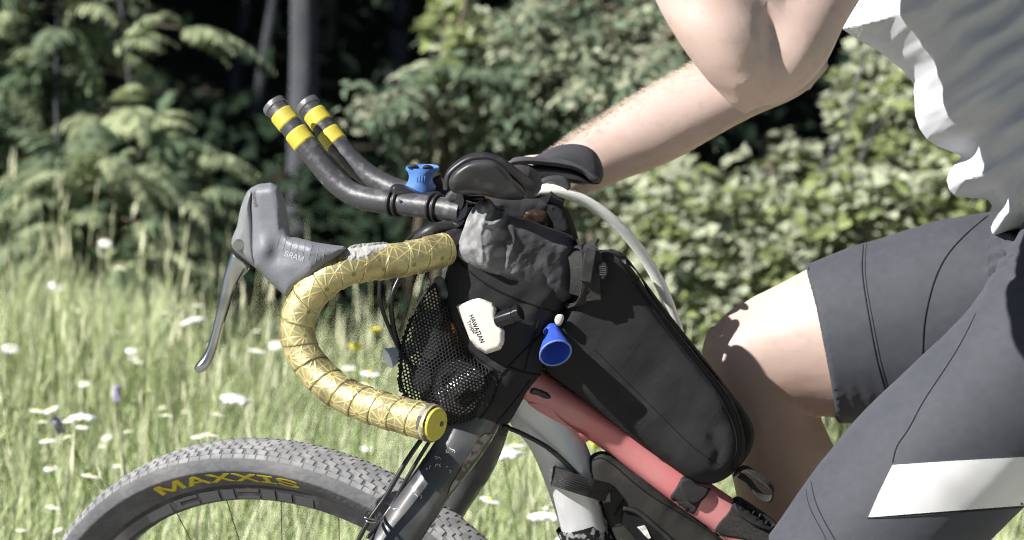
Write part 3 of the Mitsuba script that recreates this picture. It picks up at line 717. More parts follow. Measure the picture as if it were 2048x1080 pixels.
# cable port in the side of the top tube
ft = Front(tt)
add(BK + '__cable_port', pillow([(1062, 778), (1082, 780), (1098, 788), (1102, 796), (1090, 797), (1072, 790), (1060, 786)], lambda x, y: ft(x, y), .003, .002, 5, 3), 'black_plastic', 40)
# stem and clamp
add(BK + '__stem', loft([(1000, 470, 1010, 560, -.0, .018), (960, 450, 968, 530, .005, .02), (925, 440, 930, 520, .012, .02)], 16), 'black_anodised', 40)

# drop bar: near half seen, far half mirrored behind
HB = BK + '__handlebar'
near_c = [(968, 462, .01), (930, 478, -.015), (888, 498, -.05), (842, 511, -.068), (790, 521, -.082), (740, 528, -.092), (695, 536, -.100), (655, 556, -.104), (622, 588, -.106), (600, 625, -.107), (595, 665, -.109), (606, 705, -.113), (632, 743, -.121), (668, 776, -.132), (715, 802, -.146), (770, 821, -.163), (825, 836, -.181), (869, 848, -.196)]
nc = np.array(near_c); q = nc.copy(); q[:, 2] *= 2100; q = spline(q, 700); q[:, 2] /= 2100
bar = at(q[:, 0], q[:, 1], q[:, 2])
i0 = int(np.argmin(abs(q[:, 0] - 886) + (q[:, 1] > 560) * 1e3))
add(HB + '__bar', sweep(bar[: i0 + 12: 6], .0145, 20), 'black_plastic', 40)
tp = bar[i0:]
_, fa, fb = frames(tp)
s = np.r_[0, np.cumsum(np.linalg.norm(np.diff(tp, axis=0), axis=1))]
M = 36
ph = np.arange(M + 1) * 2 * np.pi / M
U = s[:, None] + 0 * ph; Vv = (ph * .0167)[None, :] + 0 * s[:, None]
frac = (U / PITCH_W + Vv / .105) % 1.0
cl_ = np.minimum(1, (1 - frac) / .06)
rr = .0158 + .0011 * frac * cl_ + .0004 * (meshkit.fbm(np.stack([U * 60, Vv * 60, 0 * U], -1), 2) - .5) * 2
px_r = np.interp(np.linspace(0, 1, len(s)), [0, .2, .35, .55, .8, 1], [1.0, 1.0, 1.02, 1.0, 1.02, 1.06])
rr = rr * px_r[:, None]
tv = tp[:, None] + rr[..., None] * (np.cos(ph)[None, :, None] * fa[:, None] + np.sin(ph)[None, :, None] * fb[:, None])
tape = trimesh.Trimesh(tv.reshape(-1, 3), grid_faces(len(tp), M + 1, closed=False), process=False)
if (tape.face_normals[100] * (tape.triangles_center[100] - tp[1])).sum() < 0: tape.invert()
add(HB + '__bar_tape', tape, 'bar_tape', True, label='yellow star patterned bar tape', uv=np.stack([U.ravel(), Vv.ravel()], 1))
# frayed, abraded tape behind the hood; the sun glint on it is painted pale
ftp = Front(tape)
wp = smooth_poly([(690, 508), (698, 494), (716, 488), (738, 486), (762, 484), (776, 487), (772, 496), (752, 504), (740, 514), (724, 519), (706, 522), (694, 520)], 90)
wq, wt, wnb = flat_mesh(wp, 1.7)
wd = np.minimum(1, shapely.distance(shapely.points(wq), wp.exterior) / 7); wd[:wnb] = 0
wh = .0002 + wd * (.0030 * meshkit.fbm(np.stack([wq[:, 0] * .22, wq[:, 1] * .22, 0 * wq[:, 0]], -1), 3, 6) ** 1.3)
add(HB + '__frayed_glint_tape', trimesh.Trimesh(at(wq[:, 0], wq[:, 1], ftp(wq[:, 0], wq[:, 1]) - wh + .0004), wt, process=False), 'worn_glint_tape', True, label='frayed patch with painted sun glint on the bar tape behind the hood')
# end plug
e0, ed = tp[-1], unit(tp[-1] - tp[-12])
add(HB + '__bar_end_plug', sweep(e0 + ed * np.array([-.004, .0012, .0030, .0036])[:, None], [.0158, .0158, .0150, .0120], 32), 'plug_yellow', 30, label='yellow bar end plug')
sd = unit(np.cross(ed, [0, 0, 1.0]))
add(HB + '__plug_hole', sweep(e0 - sd * np.sign(sd[0]) * -.006 + ed * np.array([.002, .0042])[:, None], .0026, 14), 'black_gloss', 30)
add(HB + '__tape_collar', sweep(e0 + ed * np.array([-.0085, -.0075, -.0005, .0002])[:, None], [.0172, .0178, .0176, .0160], 32), 'mud_grey', 30)
mir = lambda p: p - 2 * ((p - np.array([bar[0][0], bar[0][1], 0])) @ np.array([-math.sin(YAW), -math.cos(YAW), 0]))[:, None] * np.array([-math.sin(YAW), -math.cos(YAW), 0])
far = mir(bar)[::8]
add(HB + '__far_bar', sweep(far, .016, 20), 'bar_tape', 40, label='far half of the drop bar, hidden behind the bags')
# lump of cables under black tape beside the clamp
add(HB + '__cable_sleeve', pipe([(838, 478, -.03), (862, 462, -.035), (890, 455, -.03), (925, 462, -.02), (950, 475, -.01)], 13, 20, 14), 'black_plastic', 40)

# brake lever with hood
BL = BK + '__brake_lever'
hood_out = [(499, 377), (517, 368), (543, 365), (558, 373), (569, 399), (577, 440), (581, 472), (605, 478), (633, 485), (667, 490), (696, 493), (676, 516), (654, 532), (624, 558), (595, 577), (573, 595), (543, 568), (522, 546), (507, 533), (500, 515), (498, 450), (497, 410)]
hp = Polygon(hood_out).buffer(4).buffer(-8).buffer(4)
hood_y = lambda x, y: np.interp(x, [460, 560, 620, 700], [-.068, -.082, -.098, -.100])
def hood_th(x, y):
    top = np.interp(y, [365, 440, 500, 600], [.019, .019, .022, .021])
    flank = np.clip((x - 556) / 22, 0, 1) * np.clip((478 - y) / 25, 0, 1)
    bulge = .0045 * np.exp(-((x - 528) / 20) ** 2 - ((y - 497) / 22) ** 2) + .003 * np.exp(-((x - 570) / 25) ** 2 - ((y - 535) / 18) ** 2)
    return top - .010 * flank + bulge - .003 * np.exp(-((x - 553) / 16) ** 2 - ((y - 505) / 30) ** 2)
hood = pillow(hp, hood_y, hood_th, .018, 24, 5, 2.2, bump=lambda x, y: .0012 * np.exp(-np.clip((x - 600) / 60, 0, 1)) * 0)
add(BL + '__hood', hood, 'hood_rubber', 60, label='grey rubber brake hood')
fh = Front(hood)
add(BL + '__hood_lettering', text_on(fh, 'SRAM', (567, 511), (66, 21), 10.5, .0006, True), 'hood_letter', False)
add(BL + '__hood_mark', text_on(fh, 'HydroR', (504, 381), (4.5, 33), 7, .0005, False), 'black_plastic', False)
ridges = [line_on(fh, [(560 + i * 13, 474 + i * 3.0), (556 + i * 13, 486 + i * 4), (553 + i * 13, 497 + i * 4.6)], .9, 10, .0001, 5) for i in range(8)]
add(BL + '__hood_ribs', cat_mesh(ridges), 'hood_rubber', True)
body = pillow([(498, 379), (494, 384), (487, 399), (477, 436), (474, 452), (465, 474), (463, 486), (467, 498), (480, 512), (500, 528), (509, 533), (512, 500), (508, 440), (506, 400), (504, 380)], lambda x, y: hood_y(x, y) - .001, .0165, .014, 14, 4, 2.0)
mat('lever_housing', speck((.27, .275, .285), (.36, .36, .37), 60, .5), .38, .5, .3)
add(BL + '__lever_body', body, 'lever_housing', 60, label='paler front housing of the brake lever')
fb_ = Front(body)
p0 = at(477.5, 489.5, float(fb_(477.5, 489.5)))
add(BL + '__pivot_pin', sweep(p0 + np.array([0, -1, 0]) * np.array([-.004, .0012, .0020, .0022, .0008])[:, None], [.0054, .0054, .0048, .0034, .0030], 24), 'steel', 30)
add(BL + '__pivot_hole', sweep(p0 + np.array([0, -1, 0]) * np.array([.0005, .0021])[:, None], [.0031, .0030], 20), 'black_gloss', 30)
lev = loft([(464, 502, 497, 528, -.066, .010), (458, 518, 500, 536, -.066, .010), (449, 546, 482, 556, -.066, .009), (440, 590, 465, 597, -.067, .0085), (430, 635, 450, 642, -.068, .008), (415, 692, 434, 699, -.070, .0075), (403, 715, 424, 724, -.071, .0075), (391, 730, 409, 742, -.072, .007), (388, 737, 398, 746, -.072, .004)], 60, 24, 2.6)
add(BL + '__lever_blade', lev, 'lever_alloy', 60, label='polished alloy brake lever blade')
groove = line_on(Front(lev), [(489, 536), (476, 560), (460, 605), (447, 645)], 2.2, 24, -.0002, 5)
add(BL + '__lever_groove', groove, 'black_plastic', True)

# aero extensions
def ext(cpts, r, key, label, bands, cap=True):
    c = np.array(cpts, float); w = pix(c, 120)
    e = f'{BK}__aero_extension' if f'{BK}__aero_extension__tube' not in scene else f'{BK}__aero_extension_001'
    add(e + '__tube', sweep(w, r, 28), 'black_anodised', 40)
    tag(e, label)
    px = proj(w)
    L = np.r_[0, np.cumsum(np.linalg.norm(np.diff(w, axis=0), axis=1))]
    for a, b in bands:
        k = (L >= a) & (L <= b)
        t = np.linspace(a, b, 14); ww = np.stack([np.interp(t, L, w[:, i]) for i in range(3)], 1)
        rr = np.full(14, r + .0007); rr[[0, -1]] = r - .0003
        add(e + '__yellow_band', sweep(ww, rr, 32), 'band_yellow', 40)
    d = unit(w[0] - w[4])
    add(e + '__end_cap', sweep(w[0] + d * np.array([-.004, -.003, .0005, .0022, .0026, .0012])[:, None], [r + .0002, r + .0011, r + .0013, r + .0006, r - .002, r - .004], 28), 'cap_grey', 30)
    return w
R_E = .0112
w1 = ext([(549, 211, .085), (577, 246, .075), (608, 286, .066), (637, 323, .058), (664, 356, .05), (695, 382, .041), (738, 399, .028), (782, 405, .015), (835, 411, 0), (889, 418, -.015), (925, 424, -.025)], R_E, 'a', 'near aero extension with two yellow bands', [(.0105, .0265), (.0345, .0515)])
w2 = ext([(615, 209, .125), (643, 246, .115), (671, 284, .106), (698, 316, .098), (727, 344, .09), (760, 365, .081), (800, 382, .068), (850, 392, .052), (900, 402, .036), (935, 408, .026)], R_E, 'b', 'far aero extension with two yellow bands', [(.0105, .0265), (.0345, .0515)])
# clip-on mount rings, plate and pad brackets
def ring_on(w, px, r, tube, key):
    i = int(np.argmin(abs(proj(w)[:, 0] - px) + (np.arange(len(w)) < 40) * 1e3)); t = unit(w[i + 1] - w[i - 1])
    a = unit(np.cross(t, [0, 0, 1.0])); b = np.cross(a, t); an = np.linspace(0, 2 * np.pi, 36, endpoint=False)
    ring = w[i] + r * (np.cos(an)[:, None] * a + np.sin(an)[:, None] * b)
    th_ = np.arange(8) * np.pi / 4; rad = (ring - w[i]) / r
    v = ring[:, None] + tube * (np.cos(th_)[None, :, None] * rad[:, None] + np.sin(th_)[None, :, None] * t)
    m = trimesh.Trimesh(v.reshape(-1, 3), np.vstack([grid_faces(37, 8)]) % (36 * 8), process=False)
    if m.volume < 0: m.invert()
    add(key, m, 'black_plastic', 50)
CM = BK + '__computer_mount'
for px in (789, 799, 864, 876): ring_on(w1, px, .0128, .0017, CM + '__clamp_ring')
add(CM + '__plate', pillow([(782, 372), (800, 368), (850, 384), (885, 388), (888, 398), (862, 402), (800, 396), (784, 392)], .018, .016, .03, 8, 5), 'black_plastic', 40)
for pts in ([(797, 398), (806, 402), (797, 405)], [(861, 403), (869, 407), (861, 411)]):  # bright triangles put in for the lit gaps at the clips
    add(CM + '__lit_gap', pillow(pts, -.004, .001, .001, 2, 2, sharp=True), 'steel', False)
# blue spool
sp = rings_mesh([np.stack([at(841 + dx + rx * math.cos(a), yy + ry * math.sin(a) * .32, .03 - .017 * math.sin(a)) for a in np.arange(28) * 2 * np.pi / 28]) for dx, yy, rx, ry in
                 [(4, 336, 28, 14), (4, 333, 33, 16), (4, 338, 34, 17), (2, 345, 27, 14), (1, 352, 24, 13), (0, 360, 24, 13), (0, 367, 27, 14), (-1, 372, 32, 17), (-1, 379, 31, 17), (0, 385, 22, 12)]])
add(CM + '__blue_spool', sp, 'blue_mount', 50, label='blue rubber spool')
fsp = Front(sp)
add(CM + '__spool_ribs', cat_mesh([line_on(fsp, [(835 + i * 5, 352), (834.5 + i * 5, 358), (834.5 + i * 5, 364)], 1.3, 6, .0002, 5) for i in range(4)]), 'blue_mount', True)
for x, y in ((827, 333), (856, 334)):
    add(CM + '__spool_stud', pillow([(x - 12, y + 2), (x - 7, y - 3), (x + 6, y - 3), (x + 12, y + 2), (x, y + 4)], .02, .006, .006, 4, 3), 'black_plastic', 40)
add(CM + '__fin', pillow([(866, 386), (872, 352), (879, 350), (890, 376), (893, 388)], .045, .006, .006, 5, 4), 'black_plastic', 40)
# arm pads
AP = BK + '__arm_pad'
add(AP + '__shell', pillow([(905, 384), (900, 378), (900, 354), (917, 335), (938, 323), (962, 319), (986, 321), (1004, 332), (1022, 353), (1048, 380), (1052, 394), (1033, 400), (973, 392), (930, 386)], lambda x, y: -.083 + (y - 320) * 1e-4, .011, .010, 22, 5, 2.4), 'black_plastic', 60, label='near arm pad shell')
for k in range(5):
    add(AP + '__cushion_layer', sweep(pix([(893 + k * 1.2, 379, -.070), (897, 352 - k * .6, -.070), (915, 333 - k, -.070), (938, 319 - k, -.070), (963, 315 - k, -.070), (989, 318 - k * .6, -.070), (1010 + k, 331 - k * .4, -.070), (1031 + k * 3.6, 354, -.068), (1050 + k * 4, 382, -.063), (1047 + k * 4, 393 + k * .5, -.061)] + np.array([0, 0, .0035 * k]), 50), .0033, 8), 'black_plastic', 50)
add(AP + '__cushion', pillow([(905, 378), (903, 352), (922, 331), (950, 319), (985, 319), (1008, 332), (1030, 330), (1058, 333), (1077, 346), (1084, 364), (1080, 382), (1064, 392), (1044, 392), (1000, 380)], lambda x, y: np.interp(x, [900, 1000, 1060, 1090], [-.048, -.048, -.036, -.02]), .012, .022, 26, 6, 2.0, bump=lambda x, y: -.012 * np.exp(-((x - 1030 - (y - 360) * .6) / 16) ** 2)), 'pad_foam', 60, label='grey near arm pad cushion')
AQ = BK + '__arm_pad_001'
add(AQ + '__lobe', pillow([(1060, 322), (1078, 309), (1105, 295), (1129, 289), (1150, 288), (1168, 291), (1188, 302), (1203, 326), (1207, 347), (1200, 366), (1180, 369), (1150, 360), (1110, 345), (1072, 334)], lambda x, y: .062 + 0 * x, .016, .02, 30, 6), 'pad_foam', 60, label='far arm pad cushion')
add(AQ + '__lip', pillow([(1018, 327), (1022, 319), (1030, 315), (1070, 314), (1110, 317), (1140, 322), (1170, 334), (1190, 348), (1200, 362), (1192, 366), (1170, 352), (1140, 338), (1100, 332), (1060, 329), (1030, 331)], .040, .012, .012, 9, 4), 'pad_foam', 60)
add(AQ + '__shell', pillow([(1022, 331), (1060, 330), (1100, 333), (1140, 339), (1165, 350), (1188, 365), (1200, 367), (1170, 370), (1141, 366), (1100, 363), (1070, 358), (1040, 345)], .045, .010, .02, 10, 4), 'black_plastic', 60)
for pts, y in (([(893, 388), (935, 385), (942, 394), (925, 402), (905, 405), (890, 396)], -.018), ([(1070, 372), (1140, 364), (1138, 386), (1110, 396), (1075, 390)], .03)):
    add(BK + '__pad_bracket', pillow(pts, y, .012, .014, 6, 4), 'black_anodised', 40)
for c, r, k in (([(912, 400, -.03), (955, 398, -.01)], .0105, 0), ([(914, 416, -.03), (956, 424, -.008)], .013, 1), ([(912, 434, -.03), (940, 438, -.015)], .010, 2), ([(1085, 392, .02), (1112, 405, .03)], .012, 3)):
    add(BK + '__clamp', sweep(pix(c + [c[-1]] if False else [c[0], ((c[0][0] + c[1][0]) / 2, (c[0][1] + c[1][1]) / 2, (c[0][2] + c[1][2]) / 2), c[1]], 8), r, 22), 'black_gloss', 30)
# cables
for pts, r in (([(762, 550, -.05), (759, 575, -.05), (761, 605, -.05), (772, 640, -.048), (786, 672, -.045), (800, 702, -.04), (820, 730, -.02)], 4.2), ([(806, 545, -.04), (792, 570, -.045), (783, 598, -.048), (784, 635, -.048), (792, 675, -.044), (806, 708, -.036), (830, 740, -.015)], 5.2),
               ([(770, 556, -.05), (790, 510, .0), (820, 475, .0), (860, 455, -.02), (900, 452, -.02)], 4.0)):
    add(BK + '__cable', pipe(pts, r, 40, 10), 'cable_housing', True)
for pts, r in (([(1005, 852, -.032), (1030, 861, -.034), (1062, 876, -.036), (1095, 895, -.036), (1130, 925, -.034), (1150, 945, -.03), (1165, 965, -.02), (1180, 990, 0)], 5.0),
               ([(842, 880, -.075), (822, 908, -.077), (795, 952, -.08), (768, 998, -.082), (740, 1038, -.084), (716, 1082, -.086), (690, 1140, -.088)], 5.0), ([(858, 884, -.05), (845, 905, -.05), (815, 955, -.052), (790, 1000, -.052), (760, 1045, -.058), (735, 1075, -.07)], 4.0)):
    add(BK + '__brake_hose', pipe(pts, r, 40, 10), 'cable_housing', True)
for k, (x, y) in enumerate(((739, 1033), (742, 1040))):
    add(BK + '__hose_clip', pipe([(x - 2, y - 10, -.07), (x - 3, y + 4, -.092), (x + 8, y + 5, -.09), (x + 14, y - 3, -.075), (x + 22, y - 8, -.06)], 2.2, 16, 6), 'steel', True)
# ------------------------------------------------------------------ bags and what they hold
def weave(p, n, uv): return .5 * mikit.noise(p.x * 900, p.y * 900, p.z * 900) + N3(p, 120)
mat('pad_foam', speck((.05, .05, .056), (.09, .09, .095), 30, .6), .8, .25, bump=lambda p, n, uv: N3(p, 240), scale=.0004, sheen=.3)
mat('black_fabric', speck((.026, .026, .0275), (.043, .042, .041), 26, .4, .5, .8), .88, .2, bump=weave, scale=.0006, eps=4e-4)
mat('dusty_sunlit_fabric', lambda p, n, uv: mikit.mix((.045, .045, .05), (.34, .34, .345), (sst(.30, .72, N3(p, 22)) * .5 + sst(.4, .7, N3(p, 110)) * .35) * (.12 + .88 * sst(.012, -.018, p.x + .05 * (N3(p, 40) - .5)))), .9, .2, bump=weave, scale=.0008, eps=4e-4, sheen=.2)  # dust, but its fading to the right also paints in sun and shade
mat('olive_fabric', speck((.030, .030, .027), (.075, .07, .06), 24, .5, .45, .8), .9, .2, bump=weave, scale=.0006, eps=4e-4)
mat('webbing', lambda p, n, uv: mikit.mix((.022, .022, .022), (.05, .048, .045), mikit.noise(p.x * 700, p.y * 700, p.z * 700)), .9, .2)
mat('thread', (.01, .01, .011), .8, .2)
mat('net_black', (.016, .016, .017), .7, .3)
mat('bottle_white', speck((.66, .63, .57), (.5, .47, .42), 60, .5), .5, .4)
mat('foil_orange', lambda p, n, uv: mikit.mix((.26, .11, .03), (.06, .04, .03), sst(.4, .6, N3(p, 70))), .3, .5, .5, bump=lambda p, n, uv: N3(p, 120), scale=.004)
mat('foil_silver', lambda p, n, uv: mikit.mix((.78, .78, .79), (.5, .49, .48), sst(.5, .7, N3(p, 50))), .3, .5, .8, bump=lambda p, n, uv: N3(p, 90), scale=.006)
mat('wrapper_pale', speck((.70, .68, .64), (.3, .28, .26), 60, .8), .5, .4, bump=lambda p, n, uv: N3(p, 110), scale=.004)
mat('blue_plastic', (.035, .085, .46), .4, .5)
mat('blue_rim', (.16, .22, .55), .5, .5)
mat('pale_blue', (.72, .80, .88), .5, .4)
mat('clear_tube', (.88, .885, .82), .22, .6, clearcoat=.4)

def folds(freq, ang, amp, seed=0, sx=1.0):
    ca, sa = math.cos(ang), math.sin(ang)
    return lambda x, y: amp * (meshkit.fbm(np.stack([(x * ca + y * sa) * freq, (-x * sa + y * ca) * freq * .35, 0 * x + seed], -1), 3, seed) - .5) * 2

# handlebar bag
HG = 'handlebar_bag'
tag(HG, 'black fabric bag strapped to the handlebar with a rolled top of dust and painted sunlight and a mesh pocket', 'bag')
body_out = [(905, 505), (925, 470), (1000, 470), (1100, 500), (1140, 560), (1135, 610), (1110, 650), (1095, 700), (1085, 745), (1055, 790), (1025, 838), (1000, 858), (960, 858), (915, 858), (878, 845), (850, 820), (838, 780), (845, 700), (868, 620), (880, 560)]
g_body = pillow(body_out, -.01, .052, .04, 60, 8, 2.2, bump=folds(.02, .9, .004, 4))
add(HG + '__body', g_body, 'black_fabric', 60)
fbod = Front(g_body)
# rolled top: outer flap, dust and its sunlit left side both in the colour
flap_out = [(921, 472), (936, 432), (952, 408), (966, 397), (984, 402), (992, 412), (1012, 416), (1016, 426), (1040, 434), (1075, 446), (1108, 458), (1140, 470), (1156, 482), (1154, 520), (1155, 560), (1150, 596), (1136, 606), (1112, 611), (1080, 600), (1050, 588), (1015, 572), (985, 556), (958, 546), (930, 530), (914, 512), (911, 494)]
def crease(x, y, pts, w, a):
    d = shapely.distance(shapely.points(np.stack([x, y], -1)), LineString(pts))
    return a * np.exp(-(d / w) ** 2)
def flap_bump(x, y):
    h = folds(.018, .8, .0035, 9)(x, y) + folds(.05, .3, .0016, 12)(x, y) + folds(.11, 1.1, .0009, 14)(x, y)
    for pts, w, a in (([(968, 404), (950, 440), (925, 470)], 6, .004), ([(985, 405), (990, 425), (975, 440)], 5, -.007), ([(1012, 420), (1005, 440), (985, 450), (966, 446)], 4.5, .006), ([(1000, 428), (985, 440)], 5, -.007), ([(960, 400), (975, 430), (960, 470), (965, 520)], 4, .003), ([(940, 430), (930, 480), (950, 525)], 4, .002), ([(1020, 435), (1030, 480), (1010, 540)], 5, .0025),
                      ([(975, 450), (968, 500), (985, 545)], 16, .004), ([(1000, 440), (1010, 480), (1000, 540)], 14, -.003), ([(915, 500), (960, 530), (1030, 566), (1110, 600)], 8, .003), ([(1060, 450), (1090, 520), (1130, 590)], 18, .002)):
        h = h + crease(x, y, pts, w, a)
    return h
g_flap = pillow(flap_out, lambda x, y: -.035 + .010 * np.clip((x - 1000) / 150, -1, 1), lambda x, y: .030 + .008 * np.exp(-((x - 1000) / 60) ** 2), .045, 38, 3.6, 2.0, bump=flap_bump)
add(HG + '__rolled_top', g_flap, 'dusty_sunlit_fabric', 70, label='dusty rolled top of the bag with sunlit left side painted in')
add(HG + '__top_hem', line_on(Front(g_flap), [(913, 508), (935, 529), (975, 549), (1020, 571), (1070, 593), (1112, 606), (1148, 596)], 1.6, 50, .0003), 'thread', True)
# pale lining showing by the net, base seams
add(HG + '__pocket_lining', pillow([(869, 556), (880, 552), (895, 575), (908, 596), (912, 606), (895, 602), (880, 598), (872, 575)], -.045, .006, .01, 8, 4), 'dusty_sunlit_fabric', 60)
for pts in ([(905, 640), (930, 690), (960, 720), (1000, 745)], [(1132, 612), (1100, 650), (1060, 690), (1020, 730), (1000, 750)], [(1082, 750), (1050, 745), (1020, 735)], [(1000, 752), (985, 800), (950, 845), (930, 857)], [(1060, 760), (1030, 800), (990, 850)], [(915, 520), (960, 560), (1040, 600), (1110, 625)], [(1078, 640), (1062, 690), (1050, 740)]):
    add(HG + '__seam', line_on(fbod, pts, 2.0, 30, .0004), 'thread', True)
# side webbing, bunched straps and clip at the right end of the roll
for k, (pts, w, wd) in enumerate(((([(1150, 478, -.04), (1162, 500, -.062), (1168, 540, -.066), (1166, 580, -.064), (1155, 606, -.052), (1130, 612, -.03)]), .012, (0, .5, -.2)), (([(1160, 492, -.05), (1180, 500, -.066), (1190, 520, -.068), (1186, 560, -.068), (1188, 600, -.066)]), .014, (1, 0, .1)),
                                    (([(1172, 500, -.06), (1178, 530, -.070), (1174, 565, -.070), (1166, 600, -.062), (1140, 614, -.046)]), .010, (1, 0, .2)), (([(1190, 480, -.05), (1184, 500, -.066), (1196, 515, -.068)]), .009, (1, 0, .3)), (([(1150, 500, -.05), (1156, 540, -.064), (1154, 590, -.058)]), .016, (1, -.5, 0)))):
    add(HG + '__strap', ribbon(pix(pts), w, wd, .002), 'webbing', 40)
add(HG + '__buckle', box(at(1176, 530, -.072), (.0055, .004, .016), rot([0, 1, 0], .15), .0015), 'black_plastic', 40)
tabm = pillow([(1196, 527), (1208, 524), (1214, 530), (1213, 552), (1206, 560), (1199, 550)], -.070, .0018, .0018, 4, 3)
add(HG + '__zip_pull', tabm, 'black_plastic', 40)
add(HG + '__zip_pull_ribs', cat_mesh([sweep(at([1199, 1212], [534 + i * 4, 533 + i * 4], -.0722), .0007, 5) for i in range(5)]), 'black_anodised', True)
# the mesh pocket: a real net over a bulging form, with a fabric rim
net_out = [(872, 562), (884, 590), (905, 600), (913, 620), (925, 655), (945, 690), (975, 715), (1003, 735), (995, 775), (975, 815), (945, 848), (905, 853), (872, 845), (845, 822), (815, 800), (800, 775), (799, 730), (806, 680), (822, 635), (845, 592)]
npoly = smooth_poly(net_out, 200)
form = pillow(npoly, -.03, lambda x, y: .052 + 0 * x, .02, 75, 6, 2.0, bump=folds(.02, .4, .004, 21))
fnet = Front(form)
cells = []
a_ = 7.6
for r_ in range(-5, 60):
    for c_ in range(-5, 50):
        x, y = 780 + (c_ + .5 * (r_ % 2)) * a_, 540 + r_ * a_ * .82
        u, v = x - 900, y - 700
        cells.append((900 + u * math.cos(.35) - v * math.sin(.35), 700 + u * math.sin(.35) + v * math.cos(.35)))
hexs = np.array([(0, .58), (.5, .29), (.5, -.29), (0, -.58), (-.5, -.29), (-.5, .29)]) * [a_, a_ * .82 * 1.15]
cr, sr = math.cos(.35), math.sin(.35)
hexs = hexs @ np.array([[cr, sr], [-sr, cr]])
edges = set()
for c in cells:
    v = np.round((np.array(c) + hexs) / .8).astype(int)
    for i in range(6):
        e = tuple(sorted((tuple(v[i]), tuple(v[(i + 1) % 6])))); edges.add(e)
E_ = np.array(sorted(edges), float) * .8
mid = E_.mean(1)
E_ = E_[shapely.contains_xy(npoly.buffer(2), mid[:, 0], mid[:, 1])]
Y = fnet(E_[..., 0].ravel(), E_[..., 1].ravel()).reshape(-1, 2)
# denser, rumpled net near the edge of the bulge
A3, B3 = at(E_[:, 0, 0], E_[:, 0, 1], Y[:, 0]), at(E_[:, 1, 0], E_[:, 1, 1], Y[:, 1])
tr = np.arange(4) * np.pi / 2
d = unit(B3 - A3); s1 = unit(np.cross(d, [0, 1.0, .2])); s2 = np.cross(d, s1)
RN = .00078
ring = RN * (np.cos(tr)[None, :, None] * s1[:, None] * 1.15 + np.sin(tr)[None, :, None] * s2[:, None] * .7)
vv = np.concatenate([A3[:, None] + ring - d[:, None] * .0003, B3[:, None] + ring + d[:, None] * .0003], 1)
ff = np.array([[i, (i + 1) % 4, 4 + (i + 1) % 4] for i in range(4)] + [[i, 4 + (i + 1) % 4, 4 + i] for i in range(4)])
add(HG + '__pocket_net', trimesh.Trimesh(vv.reshape(-1, 3), (ff[None] + (np.arange(len(vv)) * 8)[:, None, None]).reshape(-1, 3), process=False), 'net_black', True, label='black mesh pocket of the bag')
add(HG + '__pocket_rim', pillow([(884, 590), (900, 592), (916, 602), (921, 622), (934, 655), (954, 688), (982, 712), (1010, 730), (1006, 752), (990, 748), (960, 728), (932, 700), (914, 664), (903, 625), (893, 606)], lambda x, y: fnet(x, y) + .002, .005, .006, 8, 4), 'black_fabric', 60)
add(HG + '__pocket_binding', line_on(fnet, [(872, 566), (846, 594), (824, 637), (808, 682), (802, 730), (803, 772), (818, 798), (848, 820), (875, 842), (908, 850)], 3.2, 60, .0006, 8), 'black_fabric', True)
# things inside the pocket
def snack(key, out, y, t, m, label, cat, seed):
    tag_ = add(key, pillow(out, y, t, .012, 14, 5, 2, bump=folds(.05, seed, .0035, seed)), m, 50, label, cat)
snack('snack_wrapper', [(838, 640), (862, 618), (880, 625), (886, 660), (878, 700), (862, 720), (842, 708), (832, 680)], -.054, .012, 'wrapper_pale', 'pale crinkled wrapper at the upper left inside the mesh pocket', 'wrapper', 2)
snack('snack_wrapper_001', [(884, 640), (905, 640), (918, 670), (922, 700), (900, 705), (884, 680)], -.056, .010, 'foil_orange', 'orange snack wrapper inside the mesh pocket', 'wrapper', 3)
snack('snack_wrapper_002', [(880, 725), (915, 712), (950, 725), (975, 745), (972, 790), (945, 825), (905, 830), (872, 800), (862, 760)], -.052, .012, 'foil_silver', 'silver foil packet at the bottom of the mesh pocket', 'packet', 4)
snack('snack_wrapper_003', [(825, 735), (850, 730), (862, 750), (856, 780), (835, 785), (820, 765)], -.058, .010, 'wrapper_pale', 'small white packet low at the left of the mesh pocket', 'packet', 5)
snack('snack_wrapper_004', [(1042, 432), (1050, 420), (1074, 415), (1096, 424), (1098, 440), (1090, 462), (1070, 456), (1048, 450)], .015, .008, 'foil_orange', 'shiny brown wrapper poking out of the top of the handlebar bag', 'wrapper', 6)
add('water_bag', pillow([(962, 412), (990, 396), (1020, 392), (1060, 393), (1110, 400), (1138, 425), (1152, 460), (1156, 492), (1110, 478), (1080, 462), (1040, 455), (1000, 440)], .045, .035, .04, 18, 5, bump=folds(.04, .5, .003, 8)), 'black_fabric', 60, 'crumpled black stuff sack behind the rolled top of the handlebar bag', 'sack')

# sunscreen bottle
SB = 'sunscreen_bottle'
tag(SB, 'flat white sunscreen bottle with a dark cap tucked behind the mesh pocket rim', 'bottle')
bo = Polygon([(911, 612), (920, 607), (944, 599), (958, 596), (968, 599), (985, 606), (993, 616), (993, 634), (999, 650), (1009, 660), (1009, 684), (1001, 699), (986, 704), (972, 708), (955, 698), (940, 680), (925, 645)]).buffer(3).buffer(-6).buffer(3)
bot = pillow(bo, lambda x, y: -.058 - .012 * np.clip((x - 910) / 90, 0, 1), .011, .012, 13, 4, 2.6)
add(SB + '__body', bot, 'bottle_white', 60)
fbo = Front(bot)
add(SB + '__lettering', text_on(fbo, 'HAWAIIAN', (938, 631), (24, 57), 8.2, .0003, True), 'thread', False)
add(SB + '__lettering_small', text_on(fbo, 'Tropic', (933, 643), (22, 41), 7.2, .0003, True), 'thread', False)
c0, c1 = at(994, 643, -.072), at(1042, 625, -.080)
dd = unit(c1 - c0); L_ = np.linalg.norm(c1 - c0)
